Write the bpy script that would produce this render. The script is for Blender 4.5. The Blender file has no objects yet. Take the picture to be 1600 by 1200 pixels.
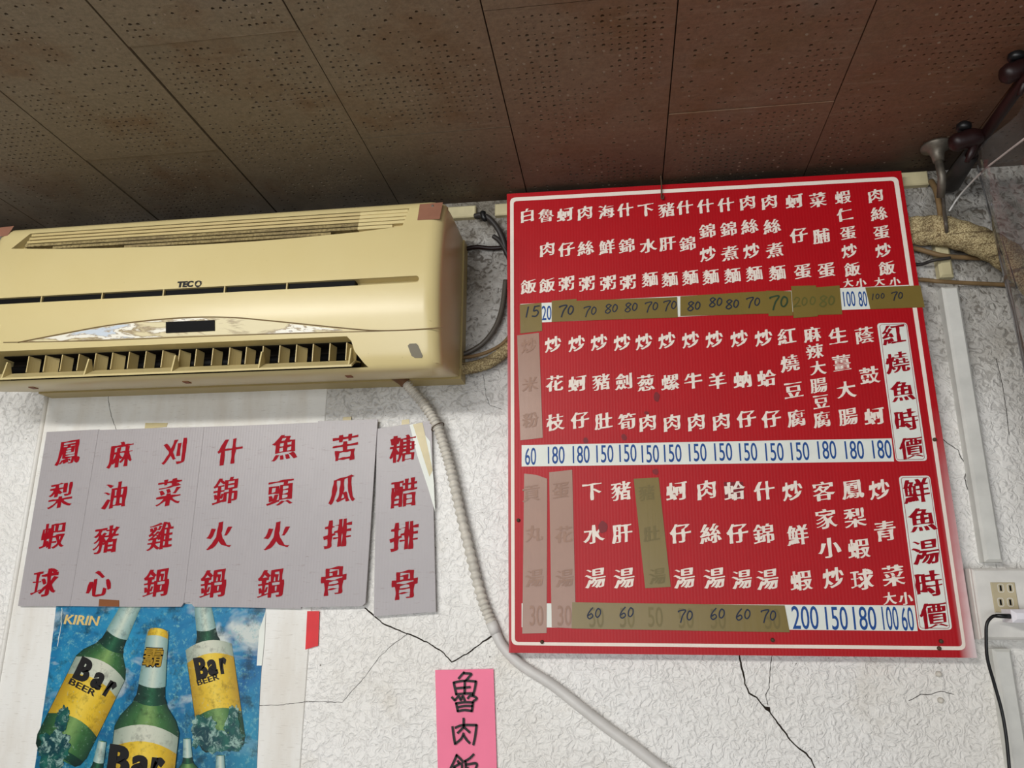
import bpy, math, random
from mathutils import Vector, noise
random.seed(7)
scene = bpy.context.scene
COL = scene.collection

# ------------------------------------------------------------------ camera, world, light, exposure
CAM_Z = 1.65
YAW, PITCH, ROLL, FPX = math.radians(-8.12), math.radians(15.74), math.radians(0.27), 1207.0
_f = Vector((math.sin(YAW)*math.cos(PITCH), math.cos(YAW)*math.cos(PITCH), math.sin(PITCH)))
_r0 = Vector((math.cos(YAW), -math.sin(YAW), 0)); _u0 = _r0.cross(_f)
_c, _s = math.cos(ROLL), math.sin(ROLL)
_r = _c*_r0 + _s*_u0; _u = -_s*_r0 + _c*_u0
cam_data = bpy.data.cameras.new('camera'); cam = bpy.data.objects.new('camera', cam_data); COL.objects.link(cam)
cam_data.sensor_width = 36; cam_data.lens = FPX/1600*36; cam_data.clip_start = 0.02
from mathutils import Matrix
cam.matrix_world = Matrix(((_r.x, _u.x, -_f.x, 0), (_r.y, _u.y, -_f.y, 0), (_r.z, _u.z, -_f.z, CAM_Z), (0, 0, 0, 1)))
scene.camera = cam

world = bpy.data.worlds.new('world'); scene.world = world; world.use_nodes = True
world.node_tree.nodes['Background'].inputs['Color'].default_value = (0.80, 0.90, 1.0, 1)
world.node_tree.nodes['Background'].inputs['Strength'].default_value = 0.06

def area_light(name, loc, target, sx, sy, power, color):
    d = bpy.data.lights.new(name, 'AREA'); d.shape = 'RECTANGLE'; d.size = sx; d.size_y = sy; d.energy = power; d.color = color
    o = bpy.data.objects.new(name, d); COL.objects.link(o); o.location = loc
    o.rotation_euler = (Vector(target)-Vector(loc)).to_track_quat('-Z', 'Y').to_euler()
    return o
# a fluorescent lamp under the ceiling behind the camera's left shoulder, and the open shop front behind
area_light('ceiling_lamp', (-0.95, -0.55, 2.36), (-0.25, 1.3, 1.15), 1.25, 0.16, 30, (1.0, 0.98, 0.94))
area_light('shop_front_daylight', (-0.7, -2.6, 1.15), (0.1, 1.3, 1.2), 2.4, 1.5, 52, (0.96, 0.98, 1.0))
area_light('aisle_daylight', (1.6, -1.4, 0.9), (0.45, 1.3, 1.2), 0.8, 1.3, 4, (0.92, 0.96, 1.0))

vs = scene.view_settings
vs.view_transform = 'Standard'; vs.look = 'None'; vs.gamma = 1; vs.use_curve_mapping = False
vs.exposure = 0.14

# ------------------------------------------------------------------ helpers
WY = 1.3                                   # the wall's plane
CEIL = CAM_Z + 0.733
def ray(px, py):
    d = _f*FPX + _r*(px-800) - _u*(py-600)
    return d/d.y
def Y(y, z):
    """depth of a plane at height z: a number, or a leaning plane given as a function of z"""
    return y(z) if callable(y) else y
def P(px, py, y=WY):
    d0 = ray(px, py); yy = Y(y, CAM_Z+.3)
    for _ in range(12 if callable(y) else 1): yy = Y(y, d0.z*yy+CAM_Z) if callable(y) else y
    d = d0*yy
    return Vector((d.x, d.y, d.z+CAM_Z))

def lin(c):
    return tuple(((v/255)/12.92 if v/255 <= .04045 else ((v/255+.055)/1.055)**2.4) for v in c)

class NT:
    def __init__(s, name, rough=0.6, spec=0.4):
        s.m = bpy.data.materials.new(name); s.m.use_nodes = True
        s.t = s.m.node_tree; s.b = s.t.nodes['Principled BSDF']
        s.b.inputs['Roughness'].default_value = rough
        s.b.inputs['Specular IOR Level'].default_value = spec
        s._co = None
    def n(s, typ, **kw):
        nd = s.t.nodes.new(typ)
        for k, v in kw.items(): setattr(nd, k, v)
        return nd
    def lk(s, a, b): s.t.links.new(a, b)
    def co(s):
        if s._co is None: s._co = s.n('ShaderNodeTexCoord').outputs['Object']
        return s._co
    def mapped(s, scale):
        mp = s.n('ShaderNodeMapping'); mp.inputs['Scale'].default_value = scale
        s.lk(s.co(), mp.inputs['Vector']); return mp.outputs['Vector']
    def noise(s, scale, detail=3, rough=.55, dist=0, vec=None):
        nd = s.n('ShaderNodeTexNoise'); nd.inputs['Scale'].default_value = scale; nd.inputs['Detail'].default_value = detail
        nd.inputs['Roughness'].default_value = rough; nd.inputs['Distortion'].default_value = dist
        s.lk(vec if vec is not None else s.co(), nd.inputs['Vector']); return nd.outputs['Fac']
    def ramp(s, fac, stops, interp='LINEAR'):
        r = s.n('ShaderNodeValToRGB'); r.color_ramp.interpolation = interp
        e = r.color_ramp.elements
        while len(e) < len(stops): e.new(0.5)
        for el, (p, c) in zip(e, stops):
            el.position = p; el.color = (c[0], c[1], c[2], 1) if hasattr(c, '__len__') else (c, c, c, 1)
        s.lk(fac, r.inputs['Fac']); return r.outputs['Color']
    def mix(s, fac, a, b, blend='MIX'):
        m = s.n('ShaderNodeMix', data_type='RGBA', blend_type=blend)
        for sock, v in ((m.inputs[0], fac), (m.inputs[6], a), (m.inputs[7], b)):
            if hasattr(v, 'is_linked'): s.lk(v, sock)
            elif hasattr(v, '__len__'): sock.default_value = (v[0], v[1], v[2], 1)
            else: sock.default_value = v
        return m.outputs[2]
    def color(s, c):
        if hasattr(c, 'is_linked'): s.lk(c, s.b.inputs['Base Color'])
        else: s.b.inputs['Base Color'].default_value = (c[0], c[1], c[2], 1)
        return s
    def bump(s, h, strength=.3, dist=.002, prev=None):
        b = s.n('ShaderNodeBump'); b.inputs['Strength'].default_value = strength; b.inputs['Distance'].default_value = dist
        s.lk(h, b.inputs['Height'])
        if prev is not None: s.lk(prev, b.inputs['Normal'])
        s.lk(b.outputs['Normal'], s.b.inputs['Normal']); return b.outputs['Normal']

def plain(name, rgb, rough=.55, spec=.4, var=.12, scale=30, metal=0, grain=0):
    k = NT(name, rough, spec); c = lin(rgb)
    f = k.noise(scale, 4)
    k.color(k.ramp(f, [(.25, tuple(v*(1-var) for v in c)), (.75, tuple(min(1, v*(1+var)) for v in c))]))
    k.b.inputs['Metallic'].default_value = metal
    if grain: k.bump(k.noise(grain, 3), .2, .0008)
    return k.m

# mesh builders -----------------------------------------------------
def mesh_obj(name, verts, faces, mat, parent=None, origin=None, smooth=False):
    o0 = Vector(origin) if origin is not None else Vector((0, 0, 0))
    me = bpy.data.meshes.new(name)
    me.from_pydata([tuple(Vector(v)-o0) for v in verts], [], faces)
    me.update()
    if mat: me.materials.append(mat)
    if smooth: me.polygons.foreach_set('use_smooth', [True]*len(me.polygons))
    o = bpy.data.objects.new(name, me); COL.objects.link(o)
    if parent is not None: o.parent = parent
    else: o.location = o0
    return o
def tag(o, label=None, cat=None, group=None, kind=None):
    if label: o['label'] = label
    if cat: o['category'] = cat
    if group: o['group'] = group
    if kind: o['kind'] = kind
    return o
class Thing:
    """an Empty at the thing's base; parts are given in world coordinates"""
    def __init__(s, name, loc, label, cat, group=None):
        s.loc = Vector(loc); s.root = bpy.data.objects.new(name, None); COL.objects.link(s.root)
        s.root.location = s.loc; s.root.empty_display_size = .05
        tag(s.root, label, cat, group)
    def add(s, name, geo, mat, parent=None, smooth=False, label=None):
        o = mesh_obj(name, geo[0], geo[1], mat, parent or s.root, s.loc, smooth)
        if label: o['label'] = label
        return o
def single(name, geo, mat, label, cat, group=None, smooth=False):
    vs_ = geo[0]; c = sum((Vector(v) for v in vs_), Vector())/len(vs_)
    return tag(mesh_obj(name, geo[0], geo[1], mat, None, c, smooth), label, cat, group)

def join(*gs):
    V, F = [], []
    for v, f in gs:
        n = len(V); V += list(v); F += [tuple(i+n for i in q) for q in f]
    return V, F
def box(x0, x1, y0, y1, z0, z1):
    v = [(x, y, z) for x in (x0, x1) for y in (y0, y1) for z in (z0, z1)]
    return v, [(0, 1, 3, 2), (4, 6, 7, 5), (0, 4, 5, 1), (2, 3, 7, 6), (0, 2, 6, 4), (1, 5, 7, 3)]
def bevel_box(x0, x1, y0, y1, z0, z1, b):
    """wall-mounted box: back at y1, front face at y0 inset by b"""
    v = [(x0, y1, z0), (x1, y1, z0), (x1, y1, z1), (x0, y1, z1),
         (x0, y0+b, z0), (x1, y0+b, z0), (x1, y0+b, z1), (x0, y0+b, z1),
         (x0+b, y0, z0+b), (x1-b, y0, z0+b), (x1-b, y0, z1-b), (x0+b, y0, z1-b)]
    f = [(3, 2, 1, 0), (8, 9, 10, 11)]
    for i in range(4):
        j = (i+1) % 4
        f += [(i, j, 4+j, 4+i), (4+i, 4+j, 8+j, 8+i)]
    return v, f
def slab(front, back_off):
    """prism: polygon of world points (seen ccw from the room) thickened by back_off along +y"""
    n = len(front); v = [tuple(p) for p in front] + [(p[0], p[1]+back_off, p[2]) for p in front]
    f = [tuple(range(n)), tuple(range(2*n-1, n-1, -1))]
    f += [(j, i, n+i, n+j) for i, j in ((i, (i+1) % n) for i in range(n))]
    return v, f
def catmull(pts, n=8):
    pts = [Vector(p) for p in pts]
    if len(pts) < 3: return pts
    e = [2*pts[0]-pts[1]] + pts + [2*pts[-1]-pts[-2]]; out = []
    for i in range(1, len(e)-2):
        p0, p1, p2, p3 = e[i-1:i+3]
        for k in range(n):
            t = k/n
            out.append(.5*((2*p1)+(p2-p0)*t+(2*p0-5*p1+4*p2-p3)*t*t+(3*p1-p0-3*p2+p3)*t**3))
    out.append(pts[-1]); return out
def tube(pts, rad, seg=12, cap=True):
    pts = [Vector(p) for p in pts]; n = len(pts)
    V, F = [], []; nrm = None
    for i, p in enumerate(pts):
        t = (pts[min(i+1, n-1)]-pts[max(i-1, 0)]).normalized()
        if nrm is None:
            nrm = t.cross(Vector((0, 1, 0)) if abs(t.y) < .9 else Vector((1, 0, 0))).normalized()
        nrm = (nrm - t*nrm.dot(t)).normalized(); b = t.cross(nrm)
        r = rad(i/(n-1)) if callable(rad) else rad
        for k in range(seg):
            a = 2*math.pi*k/seg; V.append(tuple(p+r*(math.cos(a)*nrm+math.sin(a)*b)))
    for i in range(n-1):
        for k in range(seg):
            k2 = (k+1) % seg
            F.append((i*seg+k, i*seg+k2, (i+1)*seg+k2, (i+1)*seg+k))
    if cap: F += [tuple(range(seg-1, -1, -1)), tuple(range((n-1)*seg, n*seg))]
    return V, F
def lathe(axis0, axis1, prof, seg=20):
    """prof: (t along axis, radius)"""
    a, b = Vector(axis0), Vector(axis1); t = (b-a); L = t.length; t.normalize()
    n = t.cross(Vector((0, 1, 0)) if abs(t.y) < .9 else Vector((1, 0, 0))).normalized(); m = t.cross(n)
    V, F = [], []
    for (h, r) in prof:
        for k in range(seg):
            w = 2*math.pi*k/seg; V.append(tuple(a+t*L*h+r*(math.cos(w)*n+math.sin(w)*m)))
    for i in range(len(prof)-1):
        for k in range(seg):
            k2 = (k+1) % seg; F.append((i*seg+k, i*seg+k2, (i+1)*seg+k2, (i+1)*seg+k))
    F += [tuple(range(seg-1, -1, -1)), tuple(range((len(prof)-1)*seg, len(prof)*seg))]
    return V, F
def ribbon(pts, w, cap=True):
    """flat pen stroke in 2-D: list of (u,v); w width or function of t"""
    pts = [Vector((p[0], p[1])) for p in pts]; n = len(pts); V, F = [], []
    for i, p in enumerate(pts):
        t = (pts[min(i+1, n-1)]-pts[max(i-1, 0)])
        t = t.normalized() if t.length > 1e-9 else Vector((1, 0))
        q = Vector((-t.y, t.x)); ww = (w(i/max(1, n-1)) if callable(w) else w)/2
        if cap and i == 0: p = p - t*ww*.5
        if cap and i == n-1: p = p + t*ww*.5
        V += [p+q*ww, p-q*ww]
    F = [(2*i+1, 2*i+3, 2*i+2, 2*i) for i in range(n-1)]
    return V, F
def on_plane(geo2, pos, s, y, sx=1.0):
    return [(pos.x+p[0]*s*sx, Y(y, pos.z+p[1]*s)-4e-5*((i*7919) % 97)/97, pos.z+p[1]*s) for i, p in enumerate(geo2[0])], geo2[1]

# lettering ---------------------------------------------------------
_gl = {}
def _raw(text):
    c = bpy.data.curves.new('lettering', 'FONT'); c.body = text; c.size = 1; c.resolution_u = 4
    o = bpy.data.objects.new('lettering', c); COL.objects.link(o)
    me = bpy.data.meshes.new_from_object(o)
    V = [v.co.copy() for v in me.vertices]; F = [tuple(p.vertices) for p in me.polygons]
    bpy.data.objects.remove(o); bpy.data.curves.remove(c); bpy.data.meshes.remove(me)
    # weld
    key = {}; mp = []; W = []
    for v in V:
        k = (round(v.x, 5), round(v.y, 5))
        if k not in key: key[k] = len(W); W.append(v)
        mp.append(key[k])
    F = [tuple(mp[i] for i in f) for f in F]
    return W, [f for f in F if len(set(f)) == len(f)]
def letter(text, style):
    """outline of a glyph or word reshaped: style = (bold_x, bold_y, wobble, rise, slant)"""
    key = (text, style)
    if key in _gl: return _gl[key]
    import bmesh
    bx, by, wob, rise, slant = style
    V, F = _raw(text)
    bm = bmesh.new(); vs_ = [bm.verts.new((v.x, v.y, 0)) for v in V]
    for f in F:
        try: bm.faces.new([vs_[i] for i in f])
        except ValueError: pass
    if wob:
        for _ in range(3):
            long_ = [e for e in bm.edges if len(e.link_faces) == 1 and e.calc_length() > .07]
            if not long_: break
            bmesh.ops.subdivide_edges(bm, edges=long_, cuts=1)
            bmesh.ops.triangulate(bm, faces=bm.faces)
    bm.verts.ensure_lookup_table(); bm.verts.index_update()
    bed = [e for e in bm.edges if len(e.link_faces) == 1]
    total = sum(e.calc_length() for e in bed)
    dens = max(.30, min(1.0, (10.0/max(total, 1e-6))**1.15)) if wob else 1.0
    sd = sum(ord(ch) for ch in text)*.37
    nrm = {}
    for e in bed:
        l = e.link_loops[0]; p0 = l.vert.co; p1 = l.link_loop_next.vert.co; t = (p1-p0)
        if t.length < 1e-9: continue
        t.normalize(); n_ = Vector((t.y, -t.x, 0))
        if e.link_faces[0].normal.z < 0: n_ = -n_
        for v in e.verts: nrm.setdefault(v.index, []).append(n_)
    out = []
    for v in bm.verts:
        p = v.co.copy(); ns = nrm.get(v.index)
        if ns:
            n_ = sum(ns, Vector()); L = n_.length
            if L > .2:
                n_ = n_/L; k = min(1.6, 1/max(.5, L/len(ns)))
                wn = noise.noise(Vector((p.x*4+sd, p.y*4, sd)))*wob*dens
                p += Vector((n_.x*(bx*dens+wn), n_.y*(by*dens+wn), 0))*k
        out.append((p.x+slant*p.y, p.y+rise*(p.x-.5)))
    Fo = [tuple(v.index for v in (f.verts if f.normal.z >= 0 else reversed(f.verts))) for f in bm.faces]
    bm.free()
    x0, x1 = min(v[0] for v in out), max(v[0] for v in out); y0, y1 = min(v[1] for v in out), max(v[1] for v in out)
    cx, cy = (x0+x1)/2, (y0+y1)/2
    G = ([(v[0]-cx, v[1]-cy) for v in out], Fo, x1-x0, y1-y0)
    _gl[key] = G; return G
BRUSH = (.040, -.002, .040, .13, .0)
def brush_chars(items, y, size, sx=1.0):
    """items: (char, px, py[, scale]) -> geometry on the plane y"""
    gs = []
    for it in items:
        g = letter(it[0], BRUSH); k = it[3] if len(it) > 3 else 1.0
        p = P(it[1], it[2], y)
        gs.append(on_plane(g, p, size*k, y, sx))
    return join(*gs)
def word(text, style, pos, y, height, width=None):
    g = letter(text, style); s = height/g[3]
    sx = (width/(g[2]*s)) if width else 1.0
    return on_plane(g, pos, s, y, sx)
PEN = {'0': [[(.75, .85), (.4, 1), (.1, .6), (.15, .15), (.5, 0), (.85, .35), (.8, .8), (.5, .95)]],
       '1': [[(.55, 1), (.42, 0)]],
       '2': [[(.1, .75), (.35, 1), (.75, .85), (.6, .45), (.05, .02), (.4, .08), (.95, .05)]],
       '5': [[(.3, 1), (.22, .55), (.6, .6), (.85, .35), (.6, .02), (.1, .05)], [(.3, .98), (.9, 1)]],
       '6': [[(.7, 1), (.3, .65), (.1, .25), (.4, 0), (.8, .2), (.6, .45), (.2, .3)]],
       '7': [[(.0, .85), (.05, .95), (.9, 1), (.55, .5), (.35, -.1)]],
       '8': [[(.85, .85), (.5, 1), (.15, .8), (.45, .55), (.85, .25), (.5, 0), (.1, .2), (.5, .55), (.9, .85)]]}
def pen_number(text, px, py, y, h, w=.12):
    gs = []; p = P(px, py, y); n = len(text); adv = .78
    for i, ch in enumerate(text):
        small = .8 if (ch == '0' and i) else 1.0
        for st in PEN[ch]:
            c = catmull([Vector((a*small*.72+(i-n/2)*adv+.12, b*small+(1-small)*.55-.5, 0)) for a, b in st], 6)
            c = [Vector((q.x+.12*q.y, q.y+.05*q.x, 0)) for q in c]
            gs.append(on_plane(ribbon(c, w), p, h, y))
    return join(*gs)

# ------------------------------------------------------------------ materials
def wall_material():
    k = NT('wall_plaster', .52, .4)
    big = k.noise(2.2, 4); stain = k.noise(7, 5, .6)
    n1 = k.noise(78, 2.2, .5, 1.4); n2 = k.noise(230, 3, .55, .6)
    worm = k.ramp(n1, [(.34, 0.0), (.50, .6), (.66, 1.0)], 'EASE')
    base = k.mix(k.ramp(big, [(.35, 0), (.7, 1)]), lin((242, 241, 238)), lin((233, 230, 223)))
    base = k.mix(k.ramp(stain, [(.58, 0), (.80, .55)]), base, lin((203, 194, 176)))
    base = k.mix(k.ramp(n1, [(.28, .12), (.40, 0)]), base, lin((140, 134, 124)))
    speck = k.ramp(k.noise(120, 1), [(.765, 0), (.79, .8)])
    base = k.mix(speck, base, lin((90, 80, 66)))
    # greyer towards the top of the wall, in ragged patches
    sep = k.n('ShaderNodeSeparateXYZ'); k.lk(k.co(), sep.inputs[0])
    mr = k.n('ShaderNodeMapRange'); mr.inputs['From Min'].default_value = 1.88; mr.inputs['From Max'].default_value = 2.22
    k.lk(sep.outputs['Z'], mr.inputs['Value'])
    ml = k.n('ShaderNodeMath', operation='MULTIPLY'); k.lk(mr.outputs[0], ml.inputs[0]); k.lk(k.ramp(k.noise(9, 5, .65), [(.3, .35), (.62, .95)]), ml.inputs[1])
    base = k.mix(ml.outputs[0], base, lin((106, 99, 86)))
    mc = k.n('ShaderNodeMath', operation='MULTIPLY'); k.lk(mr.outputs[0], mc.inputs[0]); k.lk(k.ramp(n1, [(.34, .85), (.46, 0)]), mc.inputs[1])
    base = k.mix(mc.outputs[0], base, lin((84, 76, 66)))     # darker hollows near the top
    k.color(base)
    nb = k.bump(worm, .60, .0042)
    k.bump(n2, .35, .0012, nb)
    return k.m
def ceiling_material():
    k = NT('ceiling_tile', .62, .35)
    big = k.noise(2.6, 3, .5); mid = k.noise(9, 5, .6); fine = k.noise(160, 4, .7)
    st = k.noise(1, 3, .6, .3, k.mapped((22, 150, 22)))
    sep = k.n('ShaderNodeSeparateXYZ'); k.lk(k.co(), sep.inputs[0])
    mx = k.n('ShaderNodeMapRange'); mx.inputs['From Min'].default_value = -.35; mx.inputs['From Max'].default_value = .15; k.lk(sep.outputs['X'], mx.inputs['Value'])
    ad = k.n('ShaderNodeMath', operation='MULTIPLY'); k.lk(mx.outputs[0], ad.inputs[0]); k.lk(k.ramp(big, [(.35, .35), (.6, 1)]), ad.inputs[1])
    base = k.mix(ad.outputs[0], lin((130, 115, 94)), lin((122, 83, 61)))
    base = k.mix(k.ramp(mid, [(.5, 0), (.72, .7)]), base, lin((112, 80, 50)))
    base = k.mix(k.ramp(k.noise(5, 4), [(.6, 0), (.75, .5)]), base, lin((128, 116, 104)))
    base = k.mix(k.ramp(fine, [(.3, .35), (.6, 0)]), base, lin((62, 50, 38)))
    base = k.mix(k.ramp(st, [(.56, 0), (.75, .3)]), base, lin((150, 134, 112)))
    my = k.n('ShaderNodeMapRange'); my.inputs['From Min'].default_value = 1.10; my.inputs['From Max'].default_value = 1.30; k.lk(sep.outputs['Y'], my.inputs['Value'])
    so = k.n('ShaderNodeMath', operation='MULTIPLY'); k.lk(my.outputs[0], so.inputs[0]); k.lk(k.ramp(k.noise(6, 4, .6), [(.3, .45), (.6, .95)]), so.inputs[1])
    base = k.mix(so.outputs[0], base, lin((44, 38, 32)))     # ragged darkening towards the wall
    k.color(base); nb = k.bump(fine, .5, .0012); k.bump(st, .2, .001, nb)
    return k.m
M = {}
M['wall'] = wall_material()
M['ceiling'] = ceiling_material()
M['pale'] = plain('paint_filled_hole', (150, 134, 116), .7)
M['gap'] = plain('ceiling_void', (38, 32, 26), .9, .1)
M['floor'] = plain('floor_tile', (150, 140, 126), .5)
def smooth_paint():
    k = NT('smooth_white_paint', .5, .4)
    n = k.noise(16, 5, .6, 0, k.mapped((1, 1, .25)))
    fib = k.noise(1, 3, .6, 0, k.mapped((60, 60, 420)))
    c = k.mix(k.ramp(n, [(.45, 0), (.75, .8)]), lin((232, 231, 226)), lin((212, 205, 193)))
    c = k.mix(k.ramp(fib, [(.60, 0), (.72, .4)]), c, lin((172, 164, 150)))
    k.color(c); k.bump(fib, .25, .0008); return k.m
M['smooth'] = smooth_paint()
def ac_plastic(name, rgb, rough=.3):
    k = NT(name, rough, .5); c = lin(rgb)
    n = k.noise(5, 5, .6); s = k.noise(90, 4, .7)
    col = k.mix(k.ramp(n, [(.4, 0), (.75, .5)]), c, tuple(v*f for v, f in zip(c, (.93, .90, .80))))
    col = k.mix(k.ramp(s, [(.70, 0), (.78, .6)]), col, lin((120, 96, 58)))
    k.color(col); k.bump(k.noise(700, 2), .06, .0004); return k.m
M['ac'] = ac_plastic('yellowed_plastic', (210, 194, 142))
M['ac_low'] = ac_plastic('yellowed_plastic_matte', (192, 173, 120), .45)
M['black'] = plain('black_plastic', (10, 10, 11), .6, .12)
M['void'] = plain('dark_duct', (20, 16, 11), .9, .1)
M['ink'] = plain('black_ink', (22, 20, 20), .5, .3)
def dusty():
    k = NT('dusty_grille', .85, .2)
    n = k.noise(240, 4, .7); g = k.noise(10, 3)
    c = k.mix(k.ramp(n, [(.35, 0), (.65, 1)]), lin((112, 97, 66)), lin((170, 153, 106)))
    k.color(k.mix(k.ramp(g, [(.4, 0), (.7, .6)]), c, lin((120, 106, 78)))); k.bump(n, .6, .001); return k.m
M['dusty'] = dusty()
M['brown_patch'] = plain('brown_patch', (142, 98, 78), .5)
M['rust'] = plain('rusty_tab', (128, 74, 34), .6)
M['seam'] = plain('seam', (104, 82, 46), .7)
def peeled():
    k = NT('peeled_silver_trim', .4, .5)
    n = k.noise(9, 6, .6, .5, k.mapped((1, 1, 5)))
    c = k.ramp(n, [(.42, lin((214, 202, 160))), (.475, lin((150, 130, 96))), (.50, lin((232, 228, 212))), (.56, lin((236, 233, 222))), (.565, lin((160, 140, 105))), (.60, lin((196, 206, 216)))])
    k.color(c); k.bump(n, .4, .001); return k.m
M['peeled'] = peeled()
M['receiver'] = plain('smoked_window', (98, 88, 60), .25)
def coroplast(name, rgb, pitch, rough, axis=0, tone=None):
    k = NT(name, rough, .32); c = lin(rgb)
    w = k.n('ShaderNodeTexWave', wave_type='BANDS', bands_direction='X'); w.inputs['Scale'].default_value = 1/pitch*.314
    w.inputs['Distortion'].default_value = .4; w.inputs['Detail'].default_value = 1; k.lk(k.co(), w.inputs['Vector'])
    n = k.noise(14, 5, .6); d = k.noise(1, 4, .7, .5, k.mapped((40, 40, 260)))
    col = k.mix(k.ramp(n, [(.4, 0), (.75, .35)]), c, tuple(v*.82 for v in c))
    if tone == 'dirt':
        col = k.mix(k.ramp(d, [(.62, 0), (.74, .5)]), col, lin((120, 104, 86)))
    if tone == 'red':
        # a whitish border at the lower right and a pinkish left edge
        sep = k.n('ShaderNodeSeparateXYZ'); k.lk(k.co(), sep.inputs[0])
        def rng(sock, a, b):
            m = k.n('ShaderNodeMapRange'); m.inputs['From Min'].default_value = a; m.inputs['From Max'].default_value = b; k.lk(sock, m.inputs['Value']); return m.outputs[0]
        def mul(a, b):
            m = k.n('ShaderNodeMath', operation='MULTIPLY'); k.lk(a, m.inputs[0]); k.lk(b, m.inputs[1]); return m.outputs[0]
        jag = k.ramp(k.noise(11, 4), [(.25, .45), (.6, 1)])
        f1 = mul(mul(rng(sep.outputs['X'], .326, .353), rng(sep.outputs['Z'], -.02, -.33)), jag)
        f2 = mul(mul(rng(sep.outputs['X'], -.338, -.3535), rng(sep.outputs['Z'], .22, .02)), jag)
        col = k.mix(f1, col, lin((235, 228, 228))); col = k.mix(f2, col, lin((226, 190, 196)))
    k.color(col); k.bump(w.outputs['Fac'], .12, .0006); return k.m
M['red_board'] = coroplast('red_corrugated_board', (176, 1, 18), .005, .46, 0, 'red')
M['grey_board'] = coroplast('grey_corrugated_board', (170, 165, 167), .0052, .36, 0, 'dirt')
M['cream_print'] = plain('cream_print', (238, 226, 214), .5, .3, .05)
M['red_print'] = plain('red_print', (152, 2, 24), .6, .15, .06)
M['price_paper'] = plain('price_paper', (226, 230, 222), .45, .4, .05)
M['blue_print'] = plain('blue_print', (20, 72, 142), .5, .3, .04)
M['dark_red'] = plain('dark_red_sticker', (120, 4, 20), .5)
def tape_mat(name, rgb):
    k = NT(name, .33, .45); c = lin(rgb)
    n = k.noise(1, 3, .5, 0, k.mapped((160, 160, 8))); g = k.noise(20, 3)
    k.color(k.mix(k.ramp(g, [(.4, 0), (.7, .5)]), c, tuple(v*.86 for v in c))); k.bump(n, .15, .0006); return k.m
M['olive_tape'] = tape_mat('olive_tape', (124, 106, 50))
M['brown_tape'] = tape_mat('pinkish_brown_tape', (158, 122, 104))
M['olive_faint'] = plain('show_through_olive', (110, 96, 46), .4)
M['brown_faint'] = plain('show_through_brown', (148, 112, 92), .4)
M['marker'] = plain('marker_ink', (22, 36, 60), .5, .3)
M['marker_green'] = plain('green_marker_ink', (44, 66, 44), .5, .3)
M['marker_faint'] = plain('faded_marker_ink', (92, 92, 44), .5, .3)
M['stain'] = plain('grease_stain', (122, 10, 24), .5)
M['rust_nail'] = plain('rusty_nail', (78, 62, 46), .7, .3, .3, 300)
M['pink_paper'] = plain('pink_paper', (246, 128, 160), .6, .3, .05, 12)
M['red_tape'] = plain('red_tape', (212, 26, 34), .4, .4)
M['hose'] = plain('white_corrugated_hose', (206, 201, 190), .5, .4, .18, 40)
M['pvc'] = plain('white_vinyl_hose', (212, 210, 206), .42, .45, .1, 30)
M['hose_brown'] = plain('stained_hose_end', (120, 84, 56), .6)
M['cable_grey'] = plain('grey_cable', (86, 80, 72), .4)
M['cable_dark'] = plain('dark_cable', (48, 44, 42), .5)
M['cable_black'] = plain('black_cable', (18, 18, 20), .4)
M['cable_tan'] = plain('grimy_tan_conduit', (128, 104, 72), .6, .3, .3)
M['maroon'] = plain('maroon_plastic', (30, 9, 9), .45)
M['duct_cream'] = plain('cream_duct', (196, 186, 148), .5, .4, .2, 25)
M['duct_white'] = plain('white_duct', (214, 214, 208), .5, .4, .12, 25)
M['outlet'] = plain('white_outlet_plate', (222, 220, 214), .4, .4, .1, 30)
M['recept'] = plain('beige_receptacle', (190, 178, 146), .45)
M['plug'] = plain('white_charger', (232, 230, 236), .35)
M['metal'] = plain('dull_metal', (112, 106, 96), .5, .5, .35, 60, .6)
M['tape_clear'] = plain('yellowed_clear_tape', (196, 182, 138), .35)
def cloth_wrap():
    k = NT('woven_pipe_wrap', .8, .25)
    w = k.noise(520, 2, .6); n = k.noise(30, 5, .65); f = k.noise(1, 3, .6, .8, k.mapped((14, 60, 150)))
    c = k.mix(k.ramp(w, [(.42, 0), (.58, 1)]), lin((132, 113, 78)), lin((206, 190, 146)))
    c = k.mix(k.ramp(f, [(.52, 0), (.66, .8)]), c, lin((82, 64, 44)))
    k.color(k.mix(k.ramp(n, [(.52, 0), (.68, .7)]), c, lin((78, 60, 42))))
    nb = k.bump(w, .7, .0014); k.bump(f, .5, .003, nb); return k.m
M['wrap'] = cloth_wrap()
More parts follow.
